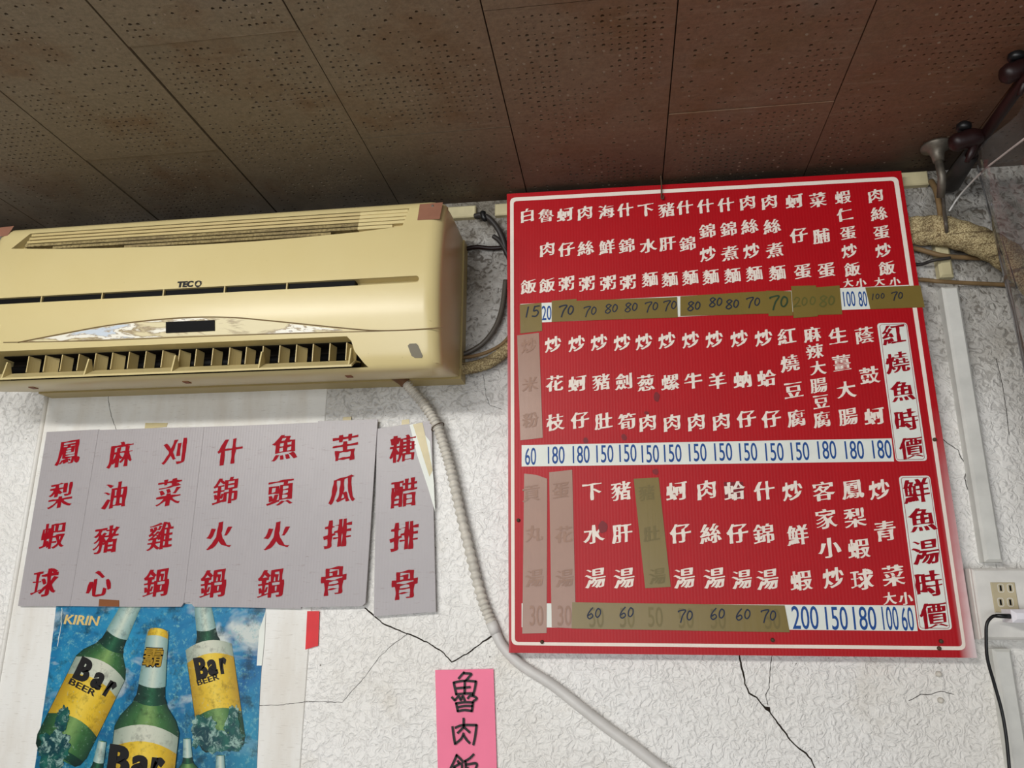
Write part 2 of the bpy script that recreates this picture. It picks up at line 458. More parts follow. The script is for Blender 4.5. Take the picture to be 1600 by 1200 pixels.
def clear_vinyl():
    m = bpy.data.materials.new('clear_vinyl'); m.use_nodes = True; t = m.node_tree; t.nodes.clear()
    out = t.nodes.new('ShaderNodeOutputMaterial'); tr = t.nodes.new('ShaderNodeBsdfTransparent'); tr.inputs[0].default_value = (.93, .93, .92, 1)
    gl = t.nodes.new('ShaderNodeBsdfGlossy'); gl.inputs['Roughness'].default_value = .06; gl.inputs[0].default_value = (.9, .93, 1, 1)
    fr = t.nodes.new('ShaderNodeFresnel'); fr.inputs[0].default_value = 1.5; mx = t.nodes.new('ShaderNodeMixShader')
    co = t.nodes.new('ShaderNodeTexCoord'); no = t.nodes.new('ShaderNodeTexNoise'); no.inputs['Scale'].default_value = 9; no.inputs['Distortion'].default_value = .8
    bp = t.nodes.new('ShaderNodeBump'); bp.inputs['Strength'].default_value = .5; bp.inputs['Distance'].default_value = .012
    L = t.links.new
    L(co.outputs['Object'], no.inputs['Vector']); L(no.outputs['Fac'], bp.inputs['Height'])
    L(bp.outputs[0], gl.inputs['Normal']); L(bp.outputs[0], fr.inputs['Normal'])
    df = t.nodes.new('ShaderNodeBsdfDiffuse'); df.inputs[0].default_value = (.7, .7, .68, 1); m2 = t.nodes.new('ShaderNodeMixShader'); m2.inputs[0].default_value = .06
    L(tr.outputs[0], m2.inputs[1]); L(df.outputs[0], m2.inputs[2])
    L(fr.outputs[0], mx.inputs[0]); L(m2.outputs[0], mx.inputs[1]); L(gl.outputs[0], mx.inputs[2]); L(mx.outputs[0], out.inputs[0])
    return m
M['vinyl'] = clear_vinyl()

# ------------------------------------------------------------------ the setting
XL, XR = -2.3, 2.3
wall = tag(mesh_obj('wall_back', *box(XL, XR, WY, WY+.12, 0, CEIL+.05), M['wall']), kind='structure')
tag(mesh_obj('floor', *box(XL, XR, -3.0, WY+.12, -.05, 0), M['floor']), kind='structure')

def build_ceiling():
    V, F, mi = [], [], []
    PX, L = .2482, .5067
    x0 = -1.894; NX, NY = 22, 45
    cols = 14
    def q(pts, m=0):
        n = len(V); V.extend(pts); F.append(tuple(range(n, n+len(pts)))); mi.append(m)
    oct_ = [(math.cos(math.pi/8+k*math.pi/4), math.sin(math.pi/8+k*math.pi/4)) for k in range(8)]
    for c in range(cols):
        xa = x0+c*PX
        # seams measured on the photographed ceiling: alternate columns are shifted by half a tile
        odd = c % 2
        joints = [1.0685-L*k for k in range(0, 4)] if odd == 0 else [.815+L-L*k for k in range(0, 4)]
        joints = sorted([j for j in joints if j < WY]+[WY])
        for ya, yb in zip(joints[:-1], joints[1:]):
            yfull = yb-L if yb < WY else ya
            dz = random.uniform(-.0008, .0012); tl = random.uniform(-.002, .002)
            gapx = .0022 if c == 5 else .0009
            X0, X1, Y0, Y1 = xa+gapx, xa+PX-.0009, ya+.0009, yb-.0004
            nx = NX; ny = max(2, round((Y1-Y0)/(L/NY)))
            dx, dy = (X1-X0)/nx, (Y1-Y0)/ny
            sd = random.uniform(0, 50)
            mir = random.random()
            for i in range(nx):
                for j in range(ny):
                    ax, ay = X0+i*dx, Y0+j*dy; bx_, by_ = ax+dx, ay+dy
                    z = lambda x: CEIL+dz+tl*(x-X0)
                    cx, cy = ax+dx/2+random.uniform(-.0007, .0007), ay+dy/2+random.uniform(-.0007, .0007)
                    edge = i < 1 or j < 1 or i > nx-2 or j > ny-2
                    nn = noise.noise(Vector((cx*9+sd, cy*9, sd)))+.35*noise.noise(Vector((cx*33+sd, cy*33, 4)))
                    hole = (not edge) and (nn > .02 or random.random() < .30)
                    if not hole or cx < -1.75 or cx > 1.3 or cy < .35:
                        q([(ax, ay, z(ax)), (ax, by_, z(ax)), (bx_, by_, z(bx_)), (bx_, ay, z(bx_))]); continue
                    r = random.choice((.0013, .0017, .0020, .0023, .0027)); pale = random.random() < (.16 if -.2 < cx < .5 else .05); dep = .0005 if pale else random.choice((.0015, .004, .006, .006))
                    zc = z(cx); n = len(V)
                    V.extend([(ax, ay, z(ax)), (bx_, ay, z(bx_)), (bx_, by_, z(bx_)), (ax, by_, z(ax))])
                    V.extend([(cx+r*a, cy+r*b, zc) for a, b in oct_]); V.extend([(cx+r*.85*a, cy+r*.85*b, zc+dep) for a, b in oct_])
                    o = lambda k: n+4+(k % 8)
                    bt = lambda k: n+12+(k % 8)
                    # octagon vertex order: 0 right-up, 1 up-right, 2 up-left ... corners 2=(+,+),3=(-,+),0=(-,-),1=(+,-)
                    fs = [(n+2, o(0), o(1)), (n+3, o(2), o(3)), (n+0, o(4), o(5)), (n+1, o(6), o(7)),
                          (n+2, o(1), o(2), n+3), (n+3, o(3), o(4), n+0), (n+0, o(5), o(6), n+1), (n+1, o(7), o(8), n+2)]
                    fs += [(o(k), bt(k), bt(k+1), o(k+1)) for k in range(8)]+[tuple(bt(k) for k in range(8))]
                    F.extend(fs); mi.extend([0]*(len(fs)-1)+[2 if pale else 0])
            # tile edges
            e = CEIL+.007
            for (p, p2) in (((X0, Y0), (X1, Y0)), ((X1, Y0), (X1, Y1)), ((X1, Y1), (X0, Y1)), ((X0, Y1), (X0, Y0))):
                q([(p[0], p[1], CEIL+dz), (p2[0], p2[1], CEIL+dz), (p2[0], p2[1], e), (p[0], p[1], e)])
    q([(XL, -3, CEIL+.008), (XR, -3, CEIL+.008), (XR, WY, CEIL+.008), (XL, WY, CEIL+.008)], 1)
    # plain ceiling around the perforated field
    xe = x0+cols*PX
    for (a, b, c, d) in ((XL, x0, -3, WY), (xe, XR, -3, WY), (x0, xe, -3, -.2)):
        q([(a, c, CEIL+.001), (a, d, CEIL+.001), (b, d, CEIL+.001), (b, c, CEIL+.001)])
    me = bpy.data.meshes.new('ceiling'); me.from_pydata(V, [], F); me.update()
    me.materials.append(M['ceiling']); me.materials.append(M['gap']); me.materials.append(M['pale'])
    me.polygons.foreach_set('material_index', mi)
    o = bpy.data.objects.new('ceiling', me); COL.objects.link(o); tag(o, kind='structure')
build_ceiling()

# smooth painted panel on the wall behind the menu strips and the poster
pnl = [P(-30, 1260), P(473, 1260), P(521, 640), P(76, 620)]
px0, px1 = P(74, 640).x, P(478, 1080).x
zt, zb = CAM_Z+.47, CAM_Z-.55
panel = Thing('wall_panel', (px0, WY, zb), 'smooth white painted wall panel behind the grey menu strips and the beer poster', 'panel')
panel.add('board', bevel_box(px0, px1, WY-.0022, WY, zb, zt, .0012), M['smooth'])
panel.add('edge_bead', tube([(px0-.003, WY-.002, zb), (px0-.002, WY-.002, zb+.3), (px0-.004, WY-.002, zb+.7), (px0-.003, WY-.002, zt)], .0045, 8), M['smooth'], smooth=True)

# cracks and nail holes in the plaster, children of the wall
def crack(pts, w, y=WY-.0004):
    pw = [P(a, b) for a, b in pts]; c = []
    for a, b in zip(pw[:-1], pw[1:]):
        n = max(2, int((b-a).length/.004))
        for k in range(n):
            p = a.lerp(b, k/n); c.append(Vector((p.x+noise.noise(Vector((p.x*150, p.z*150, 1)))*.0012, p.z+noise.noise(Vector((p.x*150, p.z*150, 9)))*.0012)))
    c.append(Vector((pw[-1].x, pw[-1].z)))
    g = ribbon(c, lambda t: w*(.45+.55*abs(noise.noise(Vector((t*14, w*900, 3)))+.5)), False)
    return [(p[0], y, p[1]) for p in g[0]], g[1]
M['crack'] = plain('crack_gap', (44, 38, 32), .9, .1)
cracks = [([(1155, 1022), (1158, 1040), (1162, 1055), (1164, 1068), (1170, 1082), (1182, 1090), (1190, 1100), (1202, 1112), (1215, 1130), (1232, 1152), (1245, 1167), (1260, 1178), (1267, 1187), (1278, 1210), (1296, 1240), (1310, 1285), (1330, 1310)], .0028),
          ([(1207, 1022), (1203, 1045), (1202, 1075), (1196, 1085), (1200, 1102)], .0012),
          ([(570, 950), (600, 975), (635, 990), (645, 993), (670, 1005), (690, 1018), (700, 1028), (706, 1034), (715, 1030), (735, 1018), (755, 1003), (770, 993)], .0026),
          ([(636, 991), (610, 1010), (590, 1030), (572, 1055), (550, 1080), (535, 1097), (482, 1096)], .0009),
          ([(1472, 685), (1480, 693), (1497, 703), (1500, 713), (1510, 730), (1507, 748), (1512, 765), (1519, 777)], .0016),
          ([(1420, 1095), (1438, 1085), (1455, 1085), (1470, 1080), (1490, 1085)], .0012),
          ([(1484, 500), (1490, 560), (1497, 620), (1503, 660)], .0018),
          ([(755, 585), (760, 620), (765, 633), (785, 640)], .0008),
          ([(1556, 560), (1566, 600), (1572, 640), (1577, 680)], .0012)]
for pts, w in cracks:
    tag(mesh_obj('wall_crack', *crack(pts, w), M['crack'], wall), kind='structure')
hole = [(1188, 1099), (1196, 1104), (1203, 1105), (1204, 1114), (1196, 1109)]
tag(mesh_obj('wall_crack', [tuple(P(a, b, WY-.0006)) for a, b in reversed(hole)], [(0, 1, 2, 3, 4)], M['crack'], wall), kind='structure')
for pts, w in (([(173, 606), (170, 625), (175, 650), (183, 672)], .0010), ([(482, 1096), (440, 1101), (405, 1102)], .0009)):
    panel.add('paint_crack', crack(pts, w, WY-.0026), M['crack'])

# ------------------------------------------------------------------ air conditioner
Z0 = CAM_Z
PROF = [(1.272, .652), (1.16, .650), (1.137, .645), (1.122, .634), (1.113, .600), (1.106, .570), (1.100, .530), (1.098, .490), (1.100, .450),
        (1.105, .420), (1.112, .390), (1.121, .365), (1.136, .352), (1.18, .353), (1.272, .378)]
ACL, ACR = -1.098, -.2735
def front_y(z):
    pr = PROF[3:13]
    for (y1, z1), (y2, z2) in zip(pr[:-1], pr[1:]):
        if z2 <= z <= z1:
            t = (z1-z)/(z1-z2); return y1+(y2-y1)*t
    return pr[0][0] if z > pr[0][1] else pr[-1][0]
def F_(px, py, off=.0006):
    y = 1.105
    for _ in range(6): y = front_y(ray(px, py).z*y)
    y -= off
    return P(px, py, y)
def ac_loft():
    # refine the profile with a spline on the front
    pr = catmull([Vector((a, b, 0)) for a, b in PROF[1:14]], 4)
    pr = [Vector((PROF[0][0], PROF[0][1], 0))]+pr+[Vector((PROF[14][0], PROF[14][1], 0))]
    R = .026
    ts = [0, .0015, .004, .008, .013, .019, .026]
    xs = [(ACL+t, t) for t in ts]+[(ACL+(ACR-ACL)*k/8, R) for k in range(1, 8)]+[(ACR-t, t) for t in reversed(ts)]
    V, Fc = [], []; n = len(pr)
    for x, t in xs:
        ins = R-math.sqrt(max(0, R*R-(R-t)**2))
        for p in pr:
            wy = max(0, min(1, (1.272-p.x)/.12)); wz = 1 if p.y > .64 else (-1 if p.y < .36 else 0)
            V.append((x, p.x+ins*wy*.8, Z0+p.y-ins*.45*wz))
    for i in range(len(xs)-1):
        for k in range(n):
            k2 = (k+1) % n; Fc.append((i*n+k, (i+1)*n+k, (i+1)*n+k2, i*n+k2))
    Fc += [tuple(range(n)), tuple(range((len(xs)-1)*n+n-1, (len(xs)-1)*n-1, -1))]
    return V, Fc
def fix_normals(o):
    import bmesh
    bm = bmesh.new(); bm.from_mesh(o.data); bmesh.ops.recalc_face_normals(bm, faces=bm.faces); bm.to_mesh(o.data); bm.free()
def prism_y(poly_xz, y0, y1):
    n = len(poly_xz)
    V = [(x, y0, z) for x, z in poly_xz]+[(x, y1, z) for x, z in poly_xz]
    Fc = [tuple(range(n)), tuple(range(2*n-1, n-1, -1))]+[((i+1) % n, i, n+i, n+(i+1) % n) for i in range(n)]
    return V, Fc
ac = Thing('air_conditioner', (-.686, WY, Z0+.352), 'yellowed cream wall air conditioner under the ceiling with dusty top grille', 'air conditioner')
housing = mesh_obj('housing', *ac_loft(), M['ac']); fix_normals(housing)
def xz(px, py, y=1.108):
    p = P(px, py, y); return (p.x, p.z)
sl_r = xz(655, 441, 1.1); sl_l = (ACL+.05, 0)
zs = P(300, 455, 1.099).z
x_dark = xz(553, 445, 1.1)[0]
sh = .0058
slot_poly = [(ACL+.045, zs-sh), (sl_r[0]-.004, zs-sh), (sl_r[0]-.001, zs-sh*.6), (sl_r[0], zs), (sl_r[0]-.001, zs+sh*.6), (sl_r[0]-.004, zs+sh), (ACL+.045, zs+sh)]
g_top = Z0+.6335-.006; 
arc = [xz(628, 352), xz(560, 362), xz(470, 371), xz(400, 377), xz(320, 382), xz(250, 385), xz(160, 387.5), xz(90, 388), xz(15, 387)]
zarc = arc
g_l, g_r = xz(30, 365)[0], xz(636, 330)[0]
grille_poly = [(g_l+.012, g_top)]+list(reversed([(x, z) for x, z in arc]))+[(g_r, g_top)]
o_r = xz(545, 527, 1.112); o_l = ACL+.048
out_poly = [(o_l, Z0+.3565), (o_r[0]+.030, Z0+.3565), (o_r[0]+.024, Z0+.362), (o_r[0]+.010, Z0+.380), (o_r[0]+.005, Z0+.396), (o_r[0]-.002, Z0+.4035), (o_l+.004, Z0+.4035), (o_l, Z0+.398)]
cutters = []
for nm, poly, ya, yb in (('slot', slot_poly, 1.0, 1.118), ('grille', grille_poly, 1.0, 1.131), ('outlet', out_poly, 1.0, 1.195)):
    c = mesh_obj('cut_'+nm, *prism_y(poly, ya, yb), None); fix_normals(c); cutters.append(c)
    md = housing.modifiers.new(nm, 'BOOLEAN'); md.operation = 'DIFFERENCE'; md.object = c; md.solver = 'EXACT'
bpy.context.view_layer.update()
dg = bpy.context.evaluated_depsgraph_get()
me2 = bpy.data.meshes.new_from_object(housing.evaluated_get(dg))
bpy.data.objects.remove(housing)
for c in cutters: bpy.data.objects.remove(c)
for v in me2.vertices: v.co -= ac.loc
me2.materials.clear(); me2.materials.append(M['ac'])
housing = bpy.data.objects.new('housing', me2); COL.objects.link(housing); housing.parent = ac.root
try:
    me2.polygons.foreach_set('use_smooth', [True]*len(me2.polygons)); me2.set_sharp_from_angle(angle=math.radians(28))
except Exception: pass
ac.add('back_plate', box(ACL-.004, ACR+.003, 1.270, WY, Z0+.384, Z0+.640), M['ac_low'])
ac.add('bottom_tray', prism_y([(ACL+.02, Z0+.372), (ACR+.004, Z0+.372), (ACR+.004, Z0+.390), (ACL+.02, Z0+.390)], 1.262, WY), M['ac_low'])
# slot interior
ac.add('slot_recess', join(box(ACL+.047, x_dark, 1.1035, 1.1175, zs-sh+.0003, zs+sh-.0003)), M['black'])
for px in (-27, 66, 160, 255, 350, 447):
    p = F_(px, 455, 0); ac.add('slot_bar', box(p.x-.0011, p.x+.0011, p.y+.0008, 1.1038, zs-sh, zs+sh), M['ac_low'])
# intake grille
gx_d = xz(558, 345)[0]
ac.add('grille_backing', box(g_l, gx_d, 1.126, 1.1305, Z0+.560, g_top-.0005), M['dusty'], label='grey dusty backing')
ac.add('grille_backing', box(gx_d, g_r-.001, 1.1215, 1.1305, Z0+.575, g_top-.0005), M['ac_low'])
def arc_z(x):
    a = sorted(zarc)
    for (x1, z1), (x2, z2) in zip(a[:-1], a[1:]):
        if x1 <= x <= x2: return z1+(z2-z1)*(x-x1)/(x2-x1)
    return a[0][1] if x < a[0][0] else a[-1][1]
NS = 8
for k in range(NS):
    z = g_top-.0035-k*.0076
    yf = front_y(z-Z0)+.001
    xa = g_l+.004+ .010*(1-k/NS)
    # clip the slat where the arc of the front panel cuts it
    xs_ = [xa+(g_r-.002-xa)*i/60 for i in range(61)]
    ok = [x for x in xs_ if z-.003 > arc_z(x)]
    if not ok: continue
    xl, xr = ok[0], ok[-1]
    if xl < gx_d:
        x2 = min(xr, gx_d)
        ac.add('grille_slat', prism_y([(xl, z-.0023), (x2, z-.0023), (x2, z+.0023), (xl, z+.0023)], yf, 1.127), M['ac_low'] if k < 3 else M['dusty'], label=None if k < 3 else 'dust-covered slat')
    if xr > gx_d:
        ac.add('grille_slat', prism_y([(max(xl, gx_d), z-.0026), (xr, z-.0026), (xr, z+.0026), (max(xl, gx_d), z+.0026)], yf, 1.124), M['ac'])
# seams, trim, display, logo
def strip_on_front(pts, w, off=.0006, n=10):
    c = catmull([Vector((a, b, 0)) for a, b in pts], n)
    top = [F_(p.x, p.y-w/2, off) for p in c]; bot = [F_(p.x, p.y+w/2, off) for p in c]
    V = [tuple(p) for p in top]+[tuple(p) for p in bot]; m = len(c)
    return V, [(i, m+i, m+i+1, i+1) for i in range(m-1)]
arc_seam = [(28, 535), (90, 523), (160, 510), (230, 501), (297, 496), (360, 496), (420, 501), (480, 507), (540, 513), (587, 516.5), (640, 515.5), (690, 512)]
ac.add('panel_seam', strip_on_front(arc_seam, 2.0), M['seam'])
top_e = [(46, 532.5), (90, 524.5), (160, 511.5), (230, 502.5), (297, 497.5), (360, 497.5), (420, 502.5), (480, 509), (535, 515)]
bot_e = [(46, 534), (90, 533), (160, 530.5), (230, 527.5), (297, 524.5), (360, 522.5), (420, 521), (480, 519), (535, 517)]
cT = catmull([Vector((a, b, 0)) for a, b in top_e], 6); cB = catmull([Vector((a, b, 0)) for a, b in bot_e], 6); m_ = len(cT)
ac.add('trim', ([tuple(F_(p.x, p.y, .0009)) for p in cT]+[tuple(F_(p.x, p.y, .0009)) for p in cB], [(i, m_+i, m_+i+1, i+1) for i in range(m_-1)]), M['peeled'], label='peeling pale silver trim')
ac.add('lower_seam', strip_on_front([(5, 535), (150, 532), (300, 526), (450, 521), (600, 517)], 1.1, .0011), M['seam'])
dq = [F_(259, 520, .0025), F_(335, 516.5, .0025), F_(335, 500, .0025), F_(259, 503, .0025)]
ac.add('display', slab(dq, .002), M['black'])
pl = F_(289.5, 444, .0012)
ac.add('logo', word('TEC', (.07, .05, 0, 0, .04), pl, pl.y, .0112, .0285), M['ink'])
pc = F_(309.5, 443.3, .0012)
rs = []
for k in range(13):
    a = .5+k*(math.tau-.35)/12; rs.append(Vector((math.cos(a)*.45, math.sin(a)*.45)))
lo = on_plane(ribbon(rs, lambda t: .36-.2*abs(math.sin(t*9))), pc, .0108, pc.y)
ac.add('logo', lo, M['ink'])
# receiver window
rq = [(637, 540), (640, 537), (650, 536.5), (653, 539), (660.5, 556), (659, 559), (648, 559), (643, 556)]
ac.add('receiver_window', slab([F_(a, b, .0012) for a, b in reversed(rq)], .001), M['receiver'])
# top corner patches
ac.add('corner_patch', ([tuple(F_(a, b, .001)) for a, b in ((652, 344), (687, 342), (692, 316), (656, 319))], [(0, 1, 2, 3)]), M['brown_patch'], label='reddish brown corner patch')
ac.add('corner_patch', ([tuple(F_(a, b, .001)) for a, b in ((-16, 372), (12, 368), (22, 353), (-12, 357))], [(0, 1, 2, 3)]), M['brown_patch'], label='reddish brown corner patch')
sp_ = F_(676, 322, .001); ac.add('corner_screw', lathe(sp_, sp_+Vector((0, -.0015, 0)), [(0, .0022), (.6, .0022), (1, .0012)], 10), M['metal'])
# the outlet: dark duct, vanes, flap with brackets
xo_r = o_r[0]
ac.add('outlet_duct', join(box(o_l+.001, xo_r+.004, 1.160, 1.166, Z0+.3572, Z0+.4025), box(o_l+.001, xo_r, 1.135, 1.160, Z0+.4005, Z0+.4028)), M['void'], label='dark inside of the outlet')
ac.add('fan_roller', tube([(o_l+.004, 1.1585, Z0+.384), (xo_r-.004, 1.1585, Z0+.384)], .0075, 14), M['black'], smooth=True)
nv = 20
for k in range(nv):
    px = 54+ (545-54)*k/(nv-1)
    pb = P(px, 548 - (px-54)*.014, 1.138); x = pb.x
    lean = .006+.004*math.sin(k*1.7)
    vq = []
    for i in range(6):
        t = i/5; vq.append((x+lean*(t**1.5), 1.128+.021*t))
    V = []
    for a, b in vq:
        V += [(a-.0008, b, Z0+.3705), (a+.0008, b, Z0+.3705), (a+.0008, b, Z0+.3998), (a-.0008, b, Z0+.3998)]
    Fc = [(0, 1, 2, 3), (20, 23, 22, 21)]
    for i in range(5):
        for q_ in range(4): Fc.append((i*4+q_, i*4+4+q_, i*4+4+(q_+1) % 4, i*4+(q_+1) % 4))
    ac.add('vane', (V, Fc), M['ac_low'])
fl = o_l+.006; fr_ = xz(553, 570, 1.12)[0]
flap_prof = [(1.110, Z0+.3535), (1.113, Z0+.3545), (1.128, Z0+.3665), (1.150, Z0+.3715), (1.150, Z0+.3735), (1.127, Z0+.3690), (1.109, Z0+.3565)]
n_ = len(flap_prof); Vf = [(fl, a, b) for a, b in flap_prof]+[(fr_, a, b) for a, b in flap_prof]
ac.add('flap', (Vf, [tuple(range(n_)), tuple(range(2*n_-1, n_-1, -1))]+[(i, n_+i, n_+(i+1) % n_, (i+1) % n_) for i in range(n_)]), M['ac'])
for px in (16, 142, 276, 410, 549):
    x = P(px, 565, 1.12).x
    ac.add('flap_bracket', ([(x-.0012, 1.1085, Z0+.3565), (x-.0012, 1.127, Z0+.369), (x-.0012, 1.120, Z0+.386), (x-.0012, 1.114, Z0+.3855),
                             (x+.0012, 1.1085, Z0+.3565), (x+.0012, 1.127, Z0+.369), (x+.0012, 1.120, Z0+.386), (x+.0012, 1.114, Z0+.3855)],
                            [(0, 1, 2, 3), (7, 6, 5, 4), (0, 4, 5, 1), (1, 5, 6, 2), (2, 6, 7, 3), (3, 7, 4, 0)]), M['ac'])
# under-side plate with little rusty tabs
for px, py in ((60, 585), (297, 577), (548, 571)):
    p = P(px, 578-(px-60)*.012, 1.16); ac.add('tab', box(p.x-.005, p.x+.005, 1.150, 1.162, Z0+.3505, Z0+.3520), M['rust'], label='rusty brown tab')

# ------------------------------------------------------------------ red menu board
# the board hangs leaning a little forward over a pipe: its printed face is a tilted plane
BZ0, BZ1 = CAM_Z-.08, CAM_Z+.74
def BYf(off=0.0): return lambda z: 1.2765-.0115*(z-BZ0)/(BZ1-BZ0)+off
BY = BYf()
bc = [P(795, 1020, BY), P(1527, 1028, BY), P(1408, 267, BY), P(792, 303, BY)]
bx0 = (bc[0].x+bc[3].x)/2; bx1 = (bc[1].x+bc[2].x)/2; bz0 = (bc[0].z+bc[1].z)/2; bz1 = (bc[2].z+bc[3].z)/2
board = Thing('menu_board', ((bx0+bx1)/2, WY, (bz0+bz1)/2), 'large red menu board with white dish names and taped-over prices', 'menu board')
# centre of object coordinates = the board's centre, so the pale border stays put
bpan = board.add('panel', slab(bc, .0060), M['red_board'])
for (x, z) in ((bx0+.05, bz0+.05), (bx1-.05, bz0+.05), (bx0+.05, bz1-.05), (bx1-.05, bz1-.05)):
    board.add('spacer', box(x-.012, x+.012, BY(z)+.0065, WY, z-.012, z+.012), M['duct_white'])
def rrect(x0, x1, z0, z1, r, n=6):
    out = []
    for cx, cz, a0 in ((x1-r, z0+r, -90), (x1-r, z1-r, 0), (x0+r, z1-r, 90), (x0+r, z0+r, 180)):
        for k in range(n+1):
            a = math.radians(a0+90*k/n); out.append((cx+r*math.cos(a), cz+r*math.sin(a)))
    return out
def rring(x0, x1, z0, z1, r, w, y):
    A = rrect(x0, x1, z0, z1, r); B = rrect(x0+w, x1-w, z0+w, z1-w, max(.0005, r-w)); n = len(A)
    return [(a, Y(y, b), b) for a, b in A]+[(a, Y(y, b), b) for a, b in B], [(i, (i+1) % n, n+(i+1) % n, n+i) for i in range(n)]
Y1, Y2, Y3, Y4, Y5 = BYf(-.0004), BYf(-.0007), BYf(-.0010), BYf(-.0014), BYf(-.0018)
fo = [P(799, 1008, Y1), P(1510, 1016, Y1), P(1403, 276, Y1), P(797, 309, Y1)]
fi = [P(804.5, 1003, Y1), P(1504, 1010, Y1), P(1396.5, 282, Y1), P(802.5, 314.5, Y1)]
def rounded(q, r, n=5):
    """four corners (bl, br, tr, tl) with rounded turns"""
    out = []
    for i in range(4):
        a, b, c = q[i-1], q[i], q[(i+1) % 4]
        p0 = b+(a-b).normalized()*r; p2 = b+(c-b).normalized()*r
        for k in range(n+1):
            t = k/n; out.append((1-t)**2*p0+2*t*(1-t)*b+t*t*p2)
    return out
A_, B_ = rounded(fo, .010), rounded(fi, .006); n_ = len(A_)
board.add('border_line', ([tuple(p) for p in A_+B_], [(i, (i+1) % n_, n_+(i+1) % n_, n_+i) for i in range(n_)]), M['cream_print'])
CH = .0275
S1 = [[('白', 824, 337), ('飯', 826, 448)], [('魯', 853, 337), ('肉', 855, 390), ('飯', 855, 446)], [('蚵', 883, 335), ('仔', 885, 390), ('粥', 885, 443)],
      [('肉', 914, 333), ('絲', 915, 388), ('粥', 917, 443)], [('海', 947, 331), ('鮮', 948, 386), ('粥', 950, 442)], [('什', 977, 328), ('錦', 979, 384), ('粥', 981, 441)],
      [('下', 1009, 328), ('水', 1013, 384), ('麵', 1015, 437)], [('豬', 1041, 328), ('肝', 1043, 381), ('麵', 1046, 437)], [('什', 1070, 324), ('錦', 1074, 381), ('麵', 1078, 434)],
      [('什', 1102, 322), ('錦', 1105, 361), ('炒', 1106, 397), ('麵', 1110, 433)], [('什', 1134, 320), ('錦', 1138, 358), ('煮', 1140, 396), ('麵', 1144, 431)],
      [('肉', 1168, 317), ('絲', 1171, 354), ('炒', 1174, 392), ('麵', 1178, 428)], [('肉', 1202, 316), ('絲', 1206, 354), ('煮', 1210, 391), ('麵', 1214, 427)],
      [('蚵', 1241, 314), ('仔', 1248, 368), ('蛋', 1254, 424)], [('菜', 1278, 312), ('脯', 1283, 369), ('蛋', 1291, 422)],
      [('蝦', 1317, 308, .92), ('仁', 1320, 336, .92), ('蛋', 1325, 364, .92), ('炒', 1327, 392, .92), ('飯', 1332, 421, .92), ('大', 1325, 442, .58), ('小', 1345, 442, .58)],
      [('肉', 1368, 306, .92), ('絲', 1373, 334, .92), ('蛋', 1377, 363, .92), ('炒', 1380, 391, .92), ('飯', 1386, 419, .92), ('大', 1374, 440, .58), ('小', 1398, 440, .58)]]
S2 = [[('炒', 864, 538), ('花', 866, 599), ('枝', 868, 660)], [('炒', 901, 537), ('蚵', 902, 599), ('仔', 906, 657)], [('炒', 936, 535), ('豬', 939, 597), ('肚', 943, 658)],
      [('炒', 972, 535), ('劍', 974, 596), ('筍', 979, 658)], [('炒', 1006, 534), ('葱', 1009, 598), ('肉', 1012, 661)], [('炒', 1042, 532), ('螺', 1047, 597), ('肉', 1050, 661)],
      [('炒', 1079, 531), ('牛', 1083, 595), ('肉', 1088, 660)], [('炒', 1116, 530), ('羊', 1121, 595), ('肉', 1127, 659)], [('炒', 1155, 529), ('蚋', 1160, 593), ('仔', 1166, 655)],
      [('炒', 1193, 528), ('蛤', 1198, 591), ('仔', 1205, 655)], [('紅', 1229, 526), ('燒', 1234, 568), ('豆', 1240, 610), ('腐', 1244, 654)],
      [('麻', 1269, 523, .93), ('辣', 1273, 549, .9), ('大', 1278, 575, .85), ('腸', 1279, 602, .9), ('豆', 1283, 628, .85), ('腐', 1284, 656, .93)],
      [('生', 1309, 525), ('薑', 1315, 567), ('大', 1322, 609), ('腸', 1325, 651)], [('蔭', 1351, 524), ('鼓', 1359, 586), ('蚵', 1366, 650)]]
S3 = [[('下', 925, 768), ('水', 928, 835), ('湯', 930, 903)], [('豬', 970, 767), ('肝', 972, 834), ('湯', 975, 903)], [('蚵', 1057, 767), ('仔', 1063, 834), ('湯', 1069, 903)],
      [('肉', 1104, 766), ('絲', 1110, 834), ('湯', 1116, 903)], [('蛤', 1148, 767), ('仔', 1152, 834), ('湯', 1159, 905, .92)], [('什', 1194, 767), ('錦', 1193, 834), ('湯', 1199, 905)],
      [('炒', 1238, 767), ('鮮', 1246, 836), ('蝦', 1252, 907)], [('客', 1287, 768), ('家', 1291, 811), ('小', 1296, 856), ('炒', 1302, 903)],
      [('鳳', 1332, 765), ('梨', 1336, 809), ('蝦', 1342, 857), ('球', 1347, 905)], [('炒', 1374, 765), ('青', 1383, 830), ('菜', 1396, 899), ('大', 1390, 935, .6), ('小', 1415, 935, .6)]]
for S, ch in ((S1, .0288), (S2, .0300), (S3, .0325)):
    for col_ in S: board.add('dish_name', brush_chars(col_, Y2, ch, 1.0), M['cream_print'])
def quadp(pts, y): return [tuple(P(a, b, y)) for a, b in pts], [tuple(range(len(pts)))]
